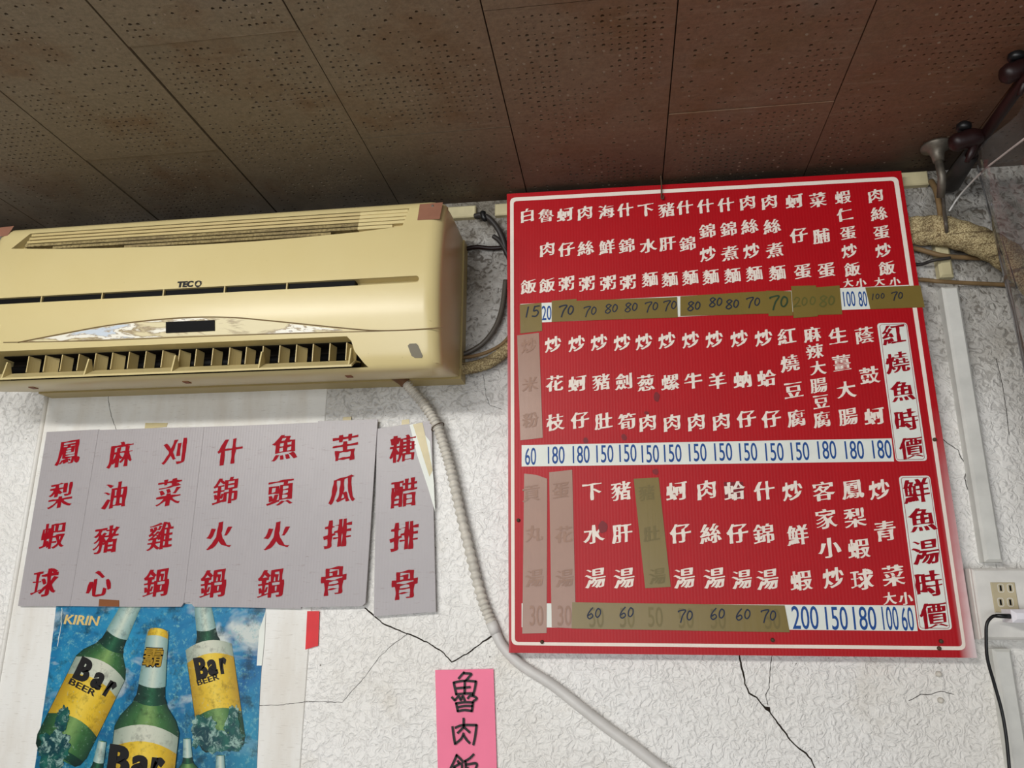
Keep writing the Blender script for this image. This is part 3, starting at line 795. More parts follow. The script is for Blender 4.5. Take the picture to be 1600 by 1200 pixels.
# the two white boxes with red writing
for (pt_, chars, nm) in (([(1400, 721), (1449, 720), (1417, 504), (1370, 505)], [('紅', 1396, 523), ('燒', 1402, 567), ('魚', 1410, 612), ('時', 1416, 655), ('價', 1424, 700)], .0365),
                         ([(1436, 985), (1488, 984), (1453, 743), (1404, 744)], [('鮮', 1431, 767), ('魚', 1441, 813), ('湯', 1446, 862), ('時', 1451, 911), ('價', 1459, 962)], .0395)):
    w_ = [P(a, b, Y1) for a, b in pt_]
    xa, xb, za, zb_ = (w_[0].x+w_[3].x)/2, (w_[1].x+w_[2].x)/2, (w_[0].z+w_[1].z)/2, (w_[2].z+w_[3].z)/2
    rr = rounded(w_, .006)
    pb_ = board.add('price_note', ([tuple(p) for p in rr], [tuple(range(len(rr)))]), M['price_paper'], label='white upright note with red writing')
    board.add('note_outline', rring(xa+.0022, xb-.0022, za+.0022, zb_-.0022, .004, .0007, Y2), M['red_print'], pb_)
    board.add('note_writing', brush_chars(chars, Y2, nm), M['red_print'], pb_)
# price strips with blue numerals
NUM = (.008, .004, 0, 0, 0)
def price_strip(poly, nums, h, wd):
    st = board.add('price_strip', quadp(poly, Y1), M['price_paper'], label='white strip of blue prices')
    for it in nums:
        t, a, b = it[:3]; w = it[3] if len(it) > 3 else wd*len(t)
        board.add('price', word(t, NUM, P(a, b, Y2), Y2, h, w*.00094), M['blue_print'], st)
price_strip([(813, 505), (1424, 480), (1420, 445), (813, 475)], [('20', 854, 489, 18), ('100', 1327, 467, 20), ('80', 1348, 467, 14)], .027, 8)
price_strip([(815, 729), (1397, 721), (1393, 685), (815, 695.5)],
            [('60', 829, 713)]+[('180', a, b) for a, b in ((869, 711), (908, 710), (1292, 703), (1335, 703), (1378, 702))]+
            [('150', a, b) for a, b in ((945, 709), (981, 708), (1016, 709), (1051, 708), (1090, 707), (1130, 706), (1169, 706), (1210, 706), (1250, 705))], .0295, 10)
price_strip([(815, 980), (1434, 986), (1429, 946), (815, 942.5)], [('200', 1258, 965, 41), ('150', 1307, 966, 34), ('180', 1351, 966, 35), ('100', 1391, 966, 24), ('60', 1418, 967, 18)], .034, 11)
# strips of parcel tape stuck over dishes and prices
def tape(poly, mat, y=Y3, label='olive tape', smudges=None, faint=None):
    n = len(poly); g = slab([P(a, b, y) for a, b in poly], .0003)
    t = board.add('price_tape', g, mat, label=label)
    return t
ol, br = M['olive_tape'], M['brown_tape']
t = tape([(813, 521), (847, 517), (846, 473), (812, 476)], ol); board.add('handwriting', pen_number('15', 829, 487, Y5, .019), M['marker'], t)
t = tape([(862, 503), (902, 501), (901, 467), (862, 470)], ol); board.add('handwriting', pen_number('70', 885, 485, Y5, .019), M['marker'], t)
t = tape([(901, 501), (1059, 496), (1058, 464), (901, 470)], ol, Y4)
for nn, a, b in (('70', 922, 486), ('80', 955, 482), ('80', 986, 480), ('70', 1018, 479), ('70', 1047, 477)): board.add('handwriting', pen_number(nn, a, b, Y5, .0165), M['marker'], t)
t = tape([(1063, 494), (1165, 491), (1160, 457), (1063, 463)], ol)
for nn, a, b in (('80', 1084, 478), ('80', 1118, 472), ('80', 1144, 475)): board.add('handwriting', pen_number(nn, a, b, Y5, .0165), M['marker'], t)
t = tape([(1160, 491), (1201, 490), (1197, 455), (1156, 457)], ol, Y4); board.add('handwriting', pen_number('70', 1177, 472, Y5, .0165), M['marker'], t)
t = tape([(1201, 494), (1239, 493), (1236, 455), (1197, 454)], ol); board.add('handwriting', pen_number('70', 1217, 472, Y5, .022), M['marker_green'], t)
t = tape([(1240, 497), (1278, 494), (1275, 446), (1236, 447)], ol, Y4); board.add('handwriting', pen_number('200', 1257, 471, Y5, .017), M['marker_faint'], t)
t = tape([(1277, 492), (1316, 491), (1312, 446), (1274, 449)], ol); board.add('handwriting', pen_number('80', 1292, 470, Y5, .019), M['marker_faint'], t)
t = tape([(1360, 483), (1445, 480), (1438, 446), (1352, 449)], ol)
board.add('handwriting', pen_number('100', 1371, 463, Y5, .0105), M['marker'], t); board.add('handwriting', pen_number('70', 1402, 462, Y5, .013), M['marker'], t)
t = tape([(813, 688), (848, 684), (842, 520), (808, 524)], br, Y3, 'pinkish brown tape')
board.add('show_through', brush_chars([('炒', 826, 540), ('米', 828, 600), ('粉', 829, 656)], Y5, .0278), M['brown_faint'], t)
t = tape([(816, 990), (854, 989), (855, 748), (838, 742), (819, 740)], br, Y3, 'pinkish brown tape')
board.add('show_through', join(brush_chars([('貢', 830, 771), ('丸', 834, 834), ('湯', 835, 903)], Y5, .029), word('30', NUM, P(838, 962, Y5), Y5, .031, .022)), M['brown_faint'], t)
t = tape([(862, 980), (900, 982), (894, 734), (858, 738)], br, Y3, 'pinkish brown tape')
board.add('show_through', join(brush_chars([('蛋', 876, 766), ('花', 880, 835), ('湯', 882, 903)], Y5, .029), word('30', NUM, P(882, 962, Y5), Y5, .031, .022)), M['brown_faint'], t)
t = tape([(1008, 919), (1048, 917), (1029, 746), (990, 748)], ol)
board.add('show_through', brush_chars([('豬', 1010, 770), ('肚', 1018, 834), ('湯', 1027, 900)], Y5, .026), M['olive_faint'], t)
t = tape([(893, 982), (1234, 988), (1226, 946), (894, 941)], ol, Y4)
for nn, a, b in (('60', 928, 958), ('60', 979, 957), ('70', 1071, 962), ('60', 1121, 959), ('60', 1161, 960), ('70', 1201, 962)): board.add('handwriting', pen_number(nn, a, b, Y5, .0165), M['marker'], t)
board.add('show_through', join(*[word(nn, NUM, P(a, b, BYf(-.0017)), BYf(-.0017), .03, .023) for nn, a, b in (('50', 932, 965), ('50', 980, 965), ('50', 1024, 964), ('50', 1072, 966), ('50', 1122, 967), ('50', 1207, 967))]), M['olive_faint'], t)
board.add('patch', quadp([(1133, 780), (1163, 780), (1161, 753), (1131, 753)], BYf(-.0005)), M['dark_red'], label='darker red patch')
# grease spots
def blob(px, py, r, y, sq=1.0, seed=0):
    p = P(px, py, y); n = 18
    return [(p.x+r*(1+.35*noise.noise(Vector((math.cos(a), math.sin(a), seed))))*math.cos(a), Y(y, p.z+sq*r*math.sin(a)), p.z+sq*r*(1+.35*noise.noise(Vector((math.cos(a), math.sin(a), seed+3))))*math.sin(a)) for a in [math.tau*k/n for k in range(n)]], [tuple(range(n))]
for px, py, r, sq in ((942, 823, .0075, 1.25), (1024, 737, .005, 1), (975, 683, .0045, 1.2), (1026, 620, .005, 1.7), (1010, 645, .004, .7), (915, 688, .004, 1.2)):
    board.add('grease_spot', blob(px, py, r, BYf(-.0009), sq, px), M['stain'], label='dark grease spot')
# nail heads holding the board
for px, py in ((847, 1003), (1207, 1000), (1470, 1002), (1467, 1013), (810, 813), (1460, 687)):
    p = P(px, py, BYf(-.0005)); board.add('nail', lathe(p, p+Vector((0, -.004, 0)), [(0, .0030), (.5, .0030), (.8, .0024), (1, .0012)], 12), M['rust_nail'], smooth=True)

# wire hook from the ceiling to the board
wx = P(1033, 300, BYf(-.004)); hy = wx.y
single('wire_hook', tube(catmull([(wx.x, hy-.012, CEIL-.0003), (wx.x+.001, hy-.006, CEIL-.012), (wx.x+.0005, hy, wx.z-.004), (wx.x, hy, wx.z-.012), (wx.x+.003, hy-.001, wx.z-.014), (wx.x+.004, hy-.002, wx.z-.008)], 6), .0013, 8), M['rust_nail'],
       'rusty wire hook hanging from ceiling seam down to top of red menu board', 'hook', smooth=True)

# ------------------------------------------------------------------ seven grey menu strips
def gate(px1, py1, px2, py2): return (px1, py1, px2, py2)
STR = [([(28, 947), (109, 947), (154, 671), (73, 675)], [('鳳', 107, 707), ('梨', 95, 774), ('蝦', 83, 837), ('球', 70, 910)], .0090, 'grey menu strip reading 鳳梨蝦球 in red, leftmost of the row'),
       ([(109, 947), (195, 948), (238, 669), (154, 672)], [('麻', 188, 711), ('油', 179, 774), ('豬', 165, 843), ('心', 155, 912)], .0084, 'grey menu strip reading 麻油豬心 in red, with brown tape on its bottom edge'),
       ([(195, 948), (283, 948), (287, 942), (319, 667), (238, 669)], [('刈', 272, 705), ('菜', 264, 769), ('雞', 250, 838), ('鍋', 244, 910)], .0090, 'grey menu strip reading 刈菜雞鍋 in red, third from the left'),
       ([(287, 942), (297, 941), (303, 948), (375, 949), (406, 664), (319, 667)], [('什', 359, 706), ('錦', 352, 767), ('火', 343, 837), ('鍋', 333, 911)], .0084, 'grey menu strip reading 什錦火鍋 in red, broken at its bottom left corner'),
       ([(375, 949), (470, 951), (497, 660), (406, 664)], [('魚', 445, 700), ('頭', 438, 769), ('火', 433, 837), ('鍋', 423, 911)], .0090, 'grey menu strip reading 魚頭火鍋 in red, fifth from the left'),
       ([(470, 949), (566, 947), (571, 942), (590, 655), (497, 658)], [('苦', 539, 699), ('瓜', 535, 765), ('排', 527, 834), ('骨', 521, 908)], .0125, 'shiny ribbed grey menu strip reading 苦瓜排骨 in red, overlapping its left neighbour'),
       ([(584, 963), (681, 956), (674, 657), (589, 670)], [('糖', 629, 701), ('醋', 631, 770), ('排', 631, 838), ('骨', 632, 914)], .0100, 'separate tilted grey menu strip reading 糖醋排骨 in red, beside the white hose')]
strips = []
for poly, chars, off, lab in STR:
    y = WY-off; fr = [P(a, b, y) for a, b in poly]
    base = min(fr, key=lambda p: p.z)
    th = Thing('menu_strip', (sum(p.x for p in fr)/len(fr), WY, base.z), lab, 'menu strip', 'grey menu strips under the air conditioner')
    th.add('board', slab(fr, .0042), M['grey_board'])
    th.add('dish_name', brush_chars(chars, y-.0005, .0515, .93), M['red_print'])
    strips.append((th, y))
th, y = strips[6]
th.add('white_patch', quadp([(684-4, 800), (678, 757), (672, 690), (650, 661), (640, 664), (652, 712), (668, 760)], y-.0004), M['price_paper'], label='white patch at the corner')  # white patch down the upper corner of the tilted strip
th.add('beige_band', quadp([(671, 745), (676, 735), (660, 660), (645, 663)], y-.0007), M['tape_clear'], label='beige band')  # narrow beige band lying over the white patch
th, y = strips[1]
single('tape_piece', slab([P(a, b, y-.0008) for a, b in ((154, 947), (186, 948), (186, 938), (155, 936))], .0003), M['rust'], 'small brown tape piece on the bottom edge of the 麻油豬心 strip', 'tape')
single('tape_piece', slab([P(a, b, WY-.0032) for a, b in ((226, 670), (260, 667), (262, 661), (227, 661))], .0003), M['tape_clear'], 'yellowed clear tape above the 刈菜雞鍋 strip', 'tape')
single('tape_piece', slab([P(a, b, WY-.0036) for a, b in ((535, 662), (548, 661), (549, 651), (536, 652))], .0003), M['tape_clear'], 'yellowed tape tab above the shiny 苦瓜排骨 strip', 'tape')
single('tape_piece', slab([P(a, b, WY-.0008) for a, b in ((627, 667), (640, 665), (639, 655), (628, 656))], .0003), M['tape_clear'], 'dirty clear tape scrap above the tilted 糖醋排骨 strip', 'tape')
single('tape_piece', slab([P(a, b, WY-.0030) for a, b in ((477, 1015), (497, 1009), (499, 955), (480, 955))], .0004), M['red_tape'], 'red tape piece on white wall below the 苦瓜排骨 strip', 'tape')

# ------------------------------------------------------------------ beer poster
def poster_paper():
    k = NT('poster_print', .35, .45)
    n = k.noise(9, 5, .6, .6); f = k.noise(120, 5, .75); cl = k.noise(7, 4, .55, .4, k.mapped((1, 1, 1.8)))
    sep = k.n('ShaderNodeSeparateXYZ'); k.lk(k.co(), sep.inputs[0])
    mr = k.n('ShaderNodeMapRange'); mr.inputs['From Min'].default_value = -.16; mr.inputs['From Max'].default_value = .14; k.lk(sep.outputs['Z'], mr.inputs['Value'])
    c = k.mix(k.ramp(n, [(.35, 0), (.65, 1)]), lin((4, 62, 72)), lin((14, 104, 116)))
    c = k.mix(mr.outputs[0], c, k.mix(k.ramp(n, [(.35, 0), (.65, 1)]), lin((6, 90, 144)), lin((40, 140, 180))))
    ml = k.n('ShaderNodeMath', operation='MULTIPLY'); k.lk(k.ramp(cl, [(.54, 0), (.64, .9)]), ml.inputs[0]); k.lk(k.ramp(mr.outputs[0], [(.55, 0), (.95, 1)]), ml.inputs[1])
    c = k.mix(ml.outputs[0], c, lin((206, 212, 204)))
    c = k.mix(k.ramp(f, [(.53, 0), (.66, .8)]), c, lin((112, 172, 178)))
    c = k.mix(k.ramp(k.noise(34, 5, .7), [(.52, 0), (.66, .75)]), c, lin((4, 52, 66)))
    k.color(c); return k.m
M['poster'] = poster_paper()
pp = [(53, 1204), (44, 1270), (398, 1270), (400, 1200), (406, 1080), (415, 946), (88, 944), (76, 1050)]
pp = [(44, 1270), (398, 1270), (406, 1080), (415, 944), (88, 944), (76, 1050)]
PY = WY-.0034
fr = [P(a, b, PY) for a, b in pp]
poster = Thing('beer_poster', P(230, 1200, WY), 'blue beer poster with green bottles under the grey menu strips', 'poster')
# the sheet's own centre keeps the printed sky at the top
sheet = poster.add('sheet', slab(fr, .0010), M['poster'])
def print_mat(name, rgb, edge, hi=None):
    """printed bottle: colour varies across the width through the x of a UV-like attribute"""
    k = NT(name, .35, .45)
    at = k.n('ShaderNodeAttribute'); at.attribute_name = 'across'
    f = k.noise(70, 5, .7)
    c = k.ramp(at.outputs['Fac'], [(0, lin(edge)), (.28, lin(rgb)), (.5, lin(hi or rgb)), (.72, lin(rgb)), (1, lin(edge))])
    c = k.mix(k.ramp(f, [(.52, 0), (.70, .6)]), c, lin(tuple(v*.5 for v in rgb)))
    c = k.mix(k.ramp(k.noise(190, 4, .7), [(.60, 0), (.70, .5)]), c, lin((150, 180, 160)))
    k.color(c); return k.m
M['pb_glass'] = print_mat('printed_green_glass', (58, 106, 58), (12, 50, 38), (122, 158, 92))
M['pb_dark'] = print_mat('printed_dark_glass', (18, 62, 46), (8, 34, 30), (40, 96, 66))
M['pb_white'] = print_mat('printed_white_label', (190, 196, 178), (130, 146, 132), (206, 208, 190))
M['pb_yellow'] = print_mat('printed_yellow_label', (216, 180, 44), (164, 130, 30), (230, 200, 76))
M['pb_gold'] = plain('printed_gold', (214, 186, 118), .4)
M['pb_neck'] = print_mat('printed_neck_foil', (160, 186, 180), (104, 140, 136), (196, 208, 192))
def band(ax0, ax1, prof, y, curve=0.0):
    """printed band of a bottle: axis from ax0 to ax1 (pixels), prof = [(t, half width px)], lower/upper rims bowed"""
    a = Vector((ax0[0], ax0[1])); b = Vector((ax1[0], ax1[1])); d = b-a; q = Vector((-d.y, d.x)).normalized()
    if q.x < 0: q = -q
    V, Fc, A = [], [], []; N = 8
    dn = d.normalized()
    for (t, h) in prof:
        for k in range(N+1):
            u = -1+2*k/N
            p = a+d*t+q*h*u+dn*curve*h*(1-u*u)
            V.append(tuple(P(p.x, p.y, y))); A.append((u+1)/2)
    for i in range(len(prof)-1):
        for k in range(N):
            f_ = (i*(N+1)+k, (i+1)*(N+1)+k, (i+1)*(N+1)+k+1, i*(N+1)+k+1); Fc.append(f_)
    return V, Fc, A
def add_band(name, g, mat, parent):
    o = poster.add(name, (g[0], g[1]), mat, parent)
    at = o.data.attributes.new('across', 'FLOAT', 'POINT'); at.data.foreach_set('value', g[2]); return o
def text_on_bottle(txt, style, cpx, h_px, ang, y, wpx):
    """a printed word turned by ang (degrees, clockwise on the poster)"""
    g = letter(txt, style); s = h_px/g[3]; sx = wpx/g[2]
    a = math.radians(ang); V = []
    for u, v in g[0]:
        x, yy = u*sx, -v*s
        V.append(tuple(P(cpx[0]+x*math.cos(a)-yy*math.sin(a), cpx[1]+x*math.sin(a)+yy*math.cos(a), y)))
    return V, g[1]
SER = (.075, .05, .012, 0, 0)
def printed_bottle(base, tip, W, marks, yk, big=True):
    """base: bottom centre px, tip: crown px, W: half body width px"""
    y = PY-.0003-yk
    B = add_band('printed_bottle', band(tip, base, [(0, W*.30), (.02, W*.33), (.20, W*.36), (.30, W*.42), (.34, W*.55), (.40, W*.86), (.45, W), (.93, W), (.98, W*.9), (1, W*.75)], y), M['pb_glass'], sheet)
    add_band('printed_collar', band(tip, base, [(.245, W*.40), (.30, W*.44), (.325, W*.52)], y-.0001, .25), M['pb_dark'], B)
    add_band('printed_neck', band(tip, base, [(.0, W*.32), (.03, W*.34), (.12, W*.36), (.25, W*.42)], y-.0002, .2), M['pb_neck'], B)
    add_band('printed_label', band(tip, base, [(marks[0], W*.985), (marks[1], W*.985)], y-.0002, -.28), M['pb_white'], B)
    add_band('printed_label', band(tip, base, [(marks[1]-.0, W*.985), (marks[2], W*.985)], y-.00025, -.28), M['pb_yellow'], B)
    add_band('printed_base', band(tip, base, [(.955, W*.95), (.98, W*.9), (1, W*.75)], y-.0002, -.1), M['pb_dark'], B)
    return B, y-.0004
B1, yb1 = printed_bottle((88, 1184), (214, 928), 43, (.455, .56, .80), 0)
poster.add('printed_word', text_on_bottle('B', SER, (131, 1047), 38, 26, yb1, 24), M['ink'], B1)
poster.add('printed_word', text_on_bottle('a', SER, (153, 1064), 28, 30, yb1, 19), M['ink'], B1)
poster.add('printed_word', text_on_bottle('r', SER, (172, 1077), 28, 30, yb1, 14), M['ink'], B1)
poster.add('printed_word', text_on_bottle('BEER', (.03, .02, 0, 0, 0), (129, 1074), 10, 27, yb1, 46), M['ink'], B1)
B3, yb3 = printed_bottle((349, 1172), (313, 920), 37, (.36, .44, .78), .0002)
poster.add('printed_word', text_on_bottle('B', SER, (314, 1044), 35, -10, yb3, 20), M['ink'], B3)
poster.add('printed_word', text_on_bottle('a', SER, (332, 1043), 26, -9, yb3, 16), M['ink'], B3)
poster.add('printed_word', text_on_bottle('r', SER, (349, 1040), 26, -8, yb3, 12), M['ink'], B3)
poster.add('printed_word', text_on_bottle('BEER', (.03, .02, 0, 0, 0), (325, 1062), 9, -17, yb3, 36), M['ink'], B3)
B2, yb2 = printed_bottle((208, 1330), (247, 984), 51, (.47, .545, .80), .0016)
poster.add('printed_word', text_on_bottle('B', SER, (186, 1188), 48, 8, yb2, 36), M['ink'], B2)
poster.add('printed_word', text_on_bottle('a', SER, (219, 1197), 34, 8, yb2, 29), M['ink'], B2)
poster.add('printed_word', text_on_bottle('r', SER, (246, 1200), 34, 8, yb2, 22), M['ink'], B2)
poster.add('printed_word', text_on_bottle('霸', (.12, .12, .01, .1, 0), (239, 1027), 34, 8, yb2, 31), M['ink'], B2)
poster.add('printed_word', text_on_bottle('霸', (.028, .02, .01, .1, 0), (239, 1027), 31, 8, yb2-.0002, 30), M['pb_yellow'], B2)
cr = add_band('printed_crown', band((248, 984), (246, 996), [(0, 13), (.5, 16), (1, 16)], yb2, -.2), M['pb_yellow'], B2)
for bs, tp, W in (((134, 1290), (160, 1158), 20), ((296, 1270), (292, 1154), 18), ((345, 1290), (344, 1180), 19)):
    b_, y_ = printed_bottle(bs, tp, W, (.47, .56, .80), .0010)
def foam():
    k = NT('printed_foam', .35, .45)
    a = k.noise(75, 6, .75, .5); b = k.noise(26, 4, .7)
    c = k.mix(k.ramp(b, [(.42, 0), (.6, 1)]), lin((6, 58, 66)), lin((28, 96, 84)))
    k.color(k.mix(k.ramp(a, [(.50, 0), (.62, .85)]), c, lin((156, 188, 176)))); return k.m
M['foam'] = foam()
def foam_patch(px, py, rx, ry, seed, y):
    p = P(px, py, y); n = 64; V = []
    for k_ in range(n):
        a = math.tau*k_/n
        q = 1+.45*noise.noise(Vector((math.cos(a)*1.6, math.sin(a)*1.6, seed)))+.28*noise.noise(Vector((math.cos(a)*7, math.sin(a)*7, seed+5)))
        V.append((p.x+rx*q*math.cos(a), y, p.z+ry*q*math.sin(a)))
    return V+[(p.x, y, p.z)], [(k_, (k_+1) % n, n) for k_ in range(n)]
for px, py, rx, ry, sd in ((84, 1170, .030, .030, 3), (344, 1158, .046, .016, 8), (316, 1140, .020, .026, 11), (98, 1122, .012, .020, 14), (364, 1128, .012, .024, 17)):
    poster.add('printed_foam', foam_patch(px, py, rx, ry, sd, PY-.0009-sd*.00004), M['foam'], sheet)
poster.add('printed_word', text_on_bottle('KIRIN', (.035, .018, 0, 0, .22), (128, 969), 15, 3, PY-.0004, 57), M['pb_gold'], sheet)
poster.add('scratch', crack([(99, 950), (98, 975), (92, 1010)], .0016, PY-.0004), M['price_paper'], sheet, label='white scratch')
poster.add('worn_edge', quadp([(409, 1040), (413, 1000), (415, 955), (405, 985), (401, 1040)], PY-.0004), M['price_paper'], sheet, label='faded white edge')

# ------------------------------------------------------------------ pink paper slip
SY = WY-.0035
slip = Thing('paper_slip', P(728, 1270, WY), 'pink paper slip with handwritten black 魯肉飯 on the white wall', 'paper slip')
gx = 10; gz = 18; Vp, Fp = [], []
tl, tr_, bl, brr = P(680, 1047, SY), P(771, 1045, SY), P(686, 1275, SY), P(779, 1275, SY)
for j in range(gz+1):
    for i in range(gx+1):
        u, v = i/gx, j/gz; p = (tl*(1-u)+tr_*u)*(1-v)+(bl*(1-u)+brr*u)*v
        dy = .0012*noise.noise(Vector((u*3, v*5, 2)))+.0012*max(0, 1-abs(u-.82)*8)*(.3+v)-.001*max(0, 1-abs(u*.6+v*2.2-.75)*6)
        Vp.append((p.x, SY-abs(dy), p.z))
nb_ = len(Vp); Vp += [(a, b+.0003, c) for a, b, c in Vp]
w1 = gx+1
for j in range(gz):
    for i in range(gx):
        a = j*w1+i; Fp.append((a, a+w1, a+w1+1, a+1)); Fp.append((nb_+a, nb_+a+1, nb_+a+w1+1, nb_+a+w1))
slip.add('paper', (Vp, Fp), M['pink_paper'], smooth=True)
HW = [[(355, 385), (335, 405), (308, 437)], [(352, 392), (415, 398), (395, 425), (372, 452)], [(265, 470), (275, 520), (287, 572)], [(268, 472), (350, 457), (455, 462)], [(455, 462), (446, 520), (430, 582)],
      [(360, 458), (358, 565)], [(292, 521), (405, 511)], [(285, 573), (360, 566), (430, 564)], [(250, 597), (275, 625)], [(278, 622), (308, 590), (326, 621), (342, 588), (360, 626)], [(385, 607), (412, 583), (462, 605), (434, 632)],
      [(285, 645), (300, 716)], [(285, 650), (360, 640), (430, 641)], [(430, 641), (420, 716)], [(305, 682), (360, 672), (425, 672)], [(300, 716), (360, 707), (420, 714)],
      [(350, 778), (350, 832)], [(255, 850), (265, 930), (277, 998)], [(280, 857), (340, 836), (460, 835)], [(460, 835), (448, 930), (433, 1002)], [(356, 832), (340, 862), (300, 902)], [(352, 852), (402, 897)],
      [(350, 905), (330, 950), (283, 992)], [(352, 925), (375, 960), (402, 988)],
      [(292, 1088), (270, 1140), (238, 1205)], [(290, 1092), (320, 1120), (348, 1152)], [(300, 1140), (310, 1160)], [(262, 1195), (300, 1175), (335, 1170), (330, 1290)], [(275, 1195), (268, 1340), (335, 1310)], [(275, 1240), (330, 1232)],
      [(436, 1085), (400, 1120), (362, 1142)], [(365, 1142), (368, 1240), (345, 1340)], [(372, 1172), (462, 1165), (430, 1250), (380, 1340)], [(385, 1200), (420, 1270), (470, 1330)]]
gs = []
for st in HW:
    c = catmull([Vector((660+a*.1833, 980+b*.1833, 0)) for a, b in st], 6)
    w = [P(p.x, p.y, SY-.003) for p in c]
    g = ribbon([(p.x, p.z) for p in w], .0036); gs.append(([(p[0], SY-.0028, p[1]) for p in g[0]], g[1]))
slip.add('handwriting', join(*gs), M['ink'])

# ------------------------------------------------------------------ drain hose
hp = [(613, 584, 1.262), (628, 593, 1.262), (645, 612, 1.268), (665, 636, 1.274), (682, 664, 1.276), (695, 702, 1.278), (706, 742, 1.280), (719, 800, 1.2835), (736, 870, 1.2860), (753, 935, 1.2890), (769, 976, 1.2905)]
hl = [(769, 976, 1.2905), (785, 1009, 1.2908), (813, 1038, 1.2908), (860, 1068, 1.2905), (905, 1103, 1.289), (950, 1138, 1.2895), (985, 1163, 1.2895), (1020, 1190, 1.2895), (1075, 1232, 1.2895), (1150, 1300, 1.2895), (1210, 1400, 1.2895), (1230, 1560, 1.2895), (1235, 1800, 1.2895)]
hose = Thing('drain_hose', P(1235, 1800), 'white ribbed drain hose running down the wall from the air conditioner', 'hose')
c = catmull([P(a, b, y) for a, b, y in hp], 40)
hose.add('ribbed_tube', tube(c, lambda t: .0081+.0014*math.sin(t*math.tau*56), 14), M['hose'], smooth=True)
c = catmull([P(a, b, y) for a, b, y in hl], 10)
hose.add('smooth_tube', tube(c, lambda t: .0082+.0006*t, 14), M['pvc'], smooth=True)
j0 = P(767, 972, 1.2903); j1 = P(775, 990, 1.2906)
hose.add('joint_sleeve', tube([j0, j0.lerp(j1, .5), j1], .0090, 14), M['pvc'], smooth=True)
e0 = P(607, 583, 1.255); e1 = P(634, 599, 1.2632)
hose.add('stained_end', tube(catmull([e0, P(613, 584, 1.262), P(628, 593, 1.262), e1], 8), .0100, 14), M['hose_brown'], smooth=True, label='brown stained end')
tw = P(684, 667, 1.276)
hose.add('wire_tie', tube([tw+Vector((.011*math.cos(a)*.95, .011*math.sin(a), .006*math.cos(a+.3))) for a in [math.tau*k/16 for k in range(17)]], .0009, 6), M['rust_nail'])

# ------------------------------------------------------------------ ducts, cables between the air conditioner and the board
def tube_thing(name, pts, r, mat, lab, cat, seg=10, n=10):
    c = catmull([P(a, b, y) for a, b, y in pts], n)
    return single(name, tube(c, r, seg), mat, lab, cat, None, True)
def duct(name, x0, x1, z0, z1, d, mat, lab):
    return single(name, bevel_box(x0, x1, WY-d, WY, z0, z1, .002), mat, lab, 'cable duct')
pA, pB = P(700, 340), P(744, 334)
dz0, dz1 = P(744, 343).z, P(744, 325).z
duct('cable_duct', pA.x-.06, P(743, 334, 1.288).x, dz0, dz1, .012, M['duct_cream'], 'short cream cable duct between the air conditioner and dark cable knot')
duct('cable_duct', P(773, 334, 1.288).x, P(840, 330).x, dz0, dz1, .012, M['duct_cream'], 'cream cable duct running behind the top left corner of the red board')
duct('cable_duct', P(1390, 285).x, P(1452, 283, 1.288).x, P(1430, 294).z, P(1430, 273).z, .012, M['duct_cream'], 'cream cable duct end at the top right corner of the red board')
cb = Thing('cable', P(752, 335, WY), 'dark cable with a taped knot beside the cream duct left of the board', 'cable')
cb.add('wire', tube(catmull([P(a, b, y) for a, b, y in ((742, 338, 1.287), (752, 336, 1.283), (764, 341, 1.282), (777, 356, 1.283), (786, 375, 1.286), (792, 398, 1.2935))], 8), .0052, 10), M['cable_dark'], smooth=True)
kp = P(755, 338, 1.281); cb.add('knot', lathe(kp+Vector((-.002, 0, .010)), kp+Vector((.004, 0, -.010)), [(0, .004), (.15, .0065), (.4, .0055), (.7, .0062), (1, .003)], 12), M['cable_black'], smooth=True)
tube_thing('cable', [(771, 369, 1.289), (780, 376, 1.288), (788, 388, 1.289), (796, 405, 1.294)], .0045, M['cable_dark'], 'short dark cable end just left of the red board near its top', 'cable')
tube_thing('cable', [(727, 389, 1.294), (745, 386, 1.292), (768, 388, 1.293), (796, 386, 1.295)], .0042, M['maroon'], 'dark maroon cable crossing from air conditioner to red board', 'cable')
tube_thing('cable', [(790, 438, 1.291), (785, 478, 1.288), (775, 509, 1.286), (757, 534, 1.286), (735, 549, 1.287), (715, 556, 1.288)], .0046, M['cable_grey'], 'upper thick grey cable curving from red board down to air conditioner', 'cable')
tube_thing('cable', [(800, 520, 1.288), (785, 537, 1.285), (764, 549, 1.283), (742, 556, 1.282), (716, 560, 1.284)], .0032, M['cable_tan'], 'thin tan cable above the wrapped pipe beside the air conditioner', 'cable')
tube_thing('cable', [(800, 530, 1.290), (786, 546, 1.289), (764, 558, 1.288), (742, 566, 1.288), (716, 570, 1.289)], .0036, M['cable_grey'], 'lower thin grey cable lying on the wrapped pipe beside air conditioner', 'cable')
c = catmull([P(a, b, y) for a, b, y in ((716, 577, 1.282), (738, 574, 1.282), (762, 567, 1.282), (785, 552, 1.284), (800, 540, 1.2885))], 14)
single('insulated_pipe', tube(c, lambda t: .0110+.0006*math.sin(t*90), 14), M['wrap'], 'cloth-wrapped pipe between the air conditioner and the red board', 'pipe', None, True)

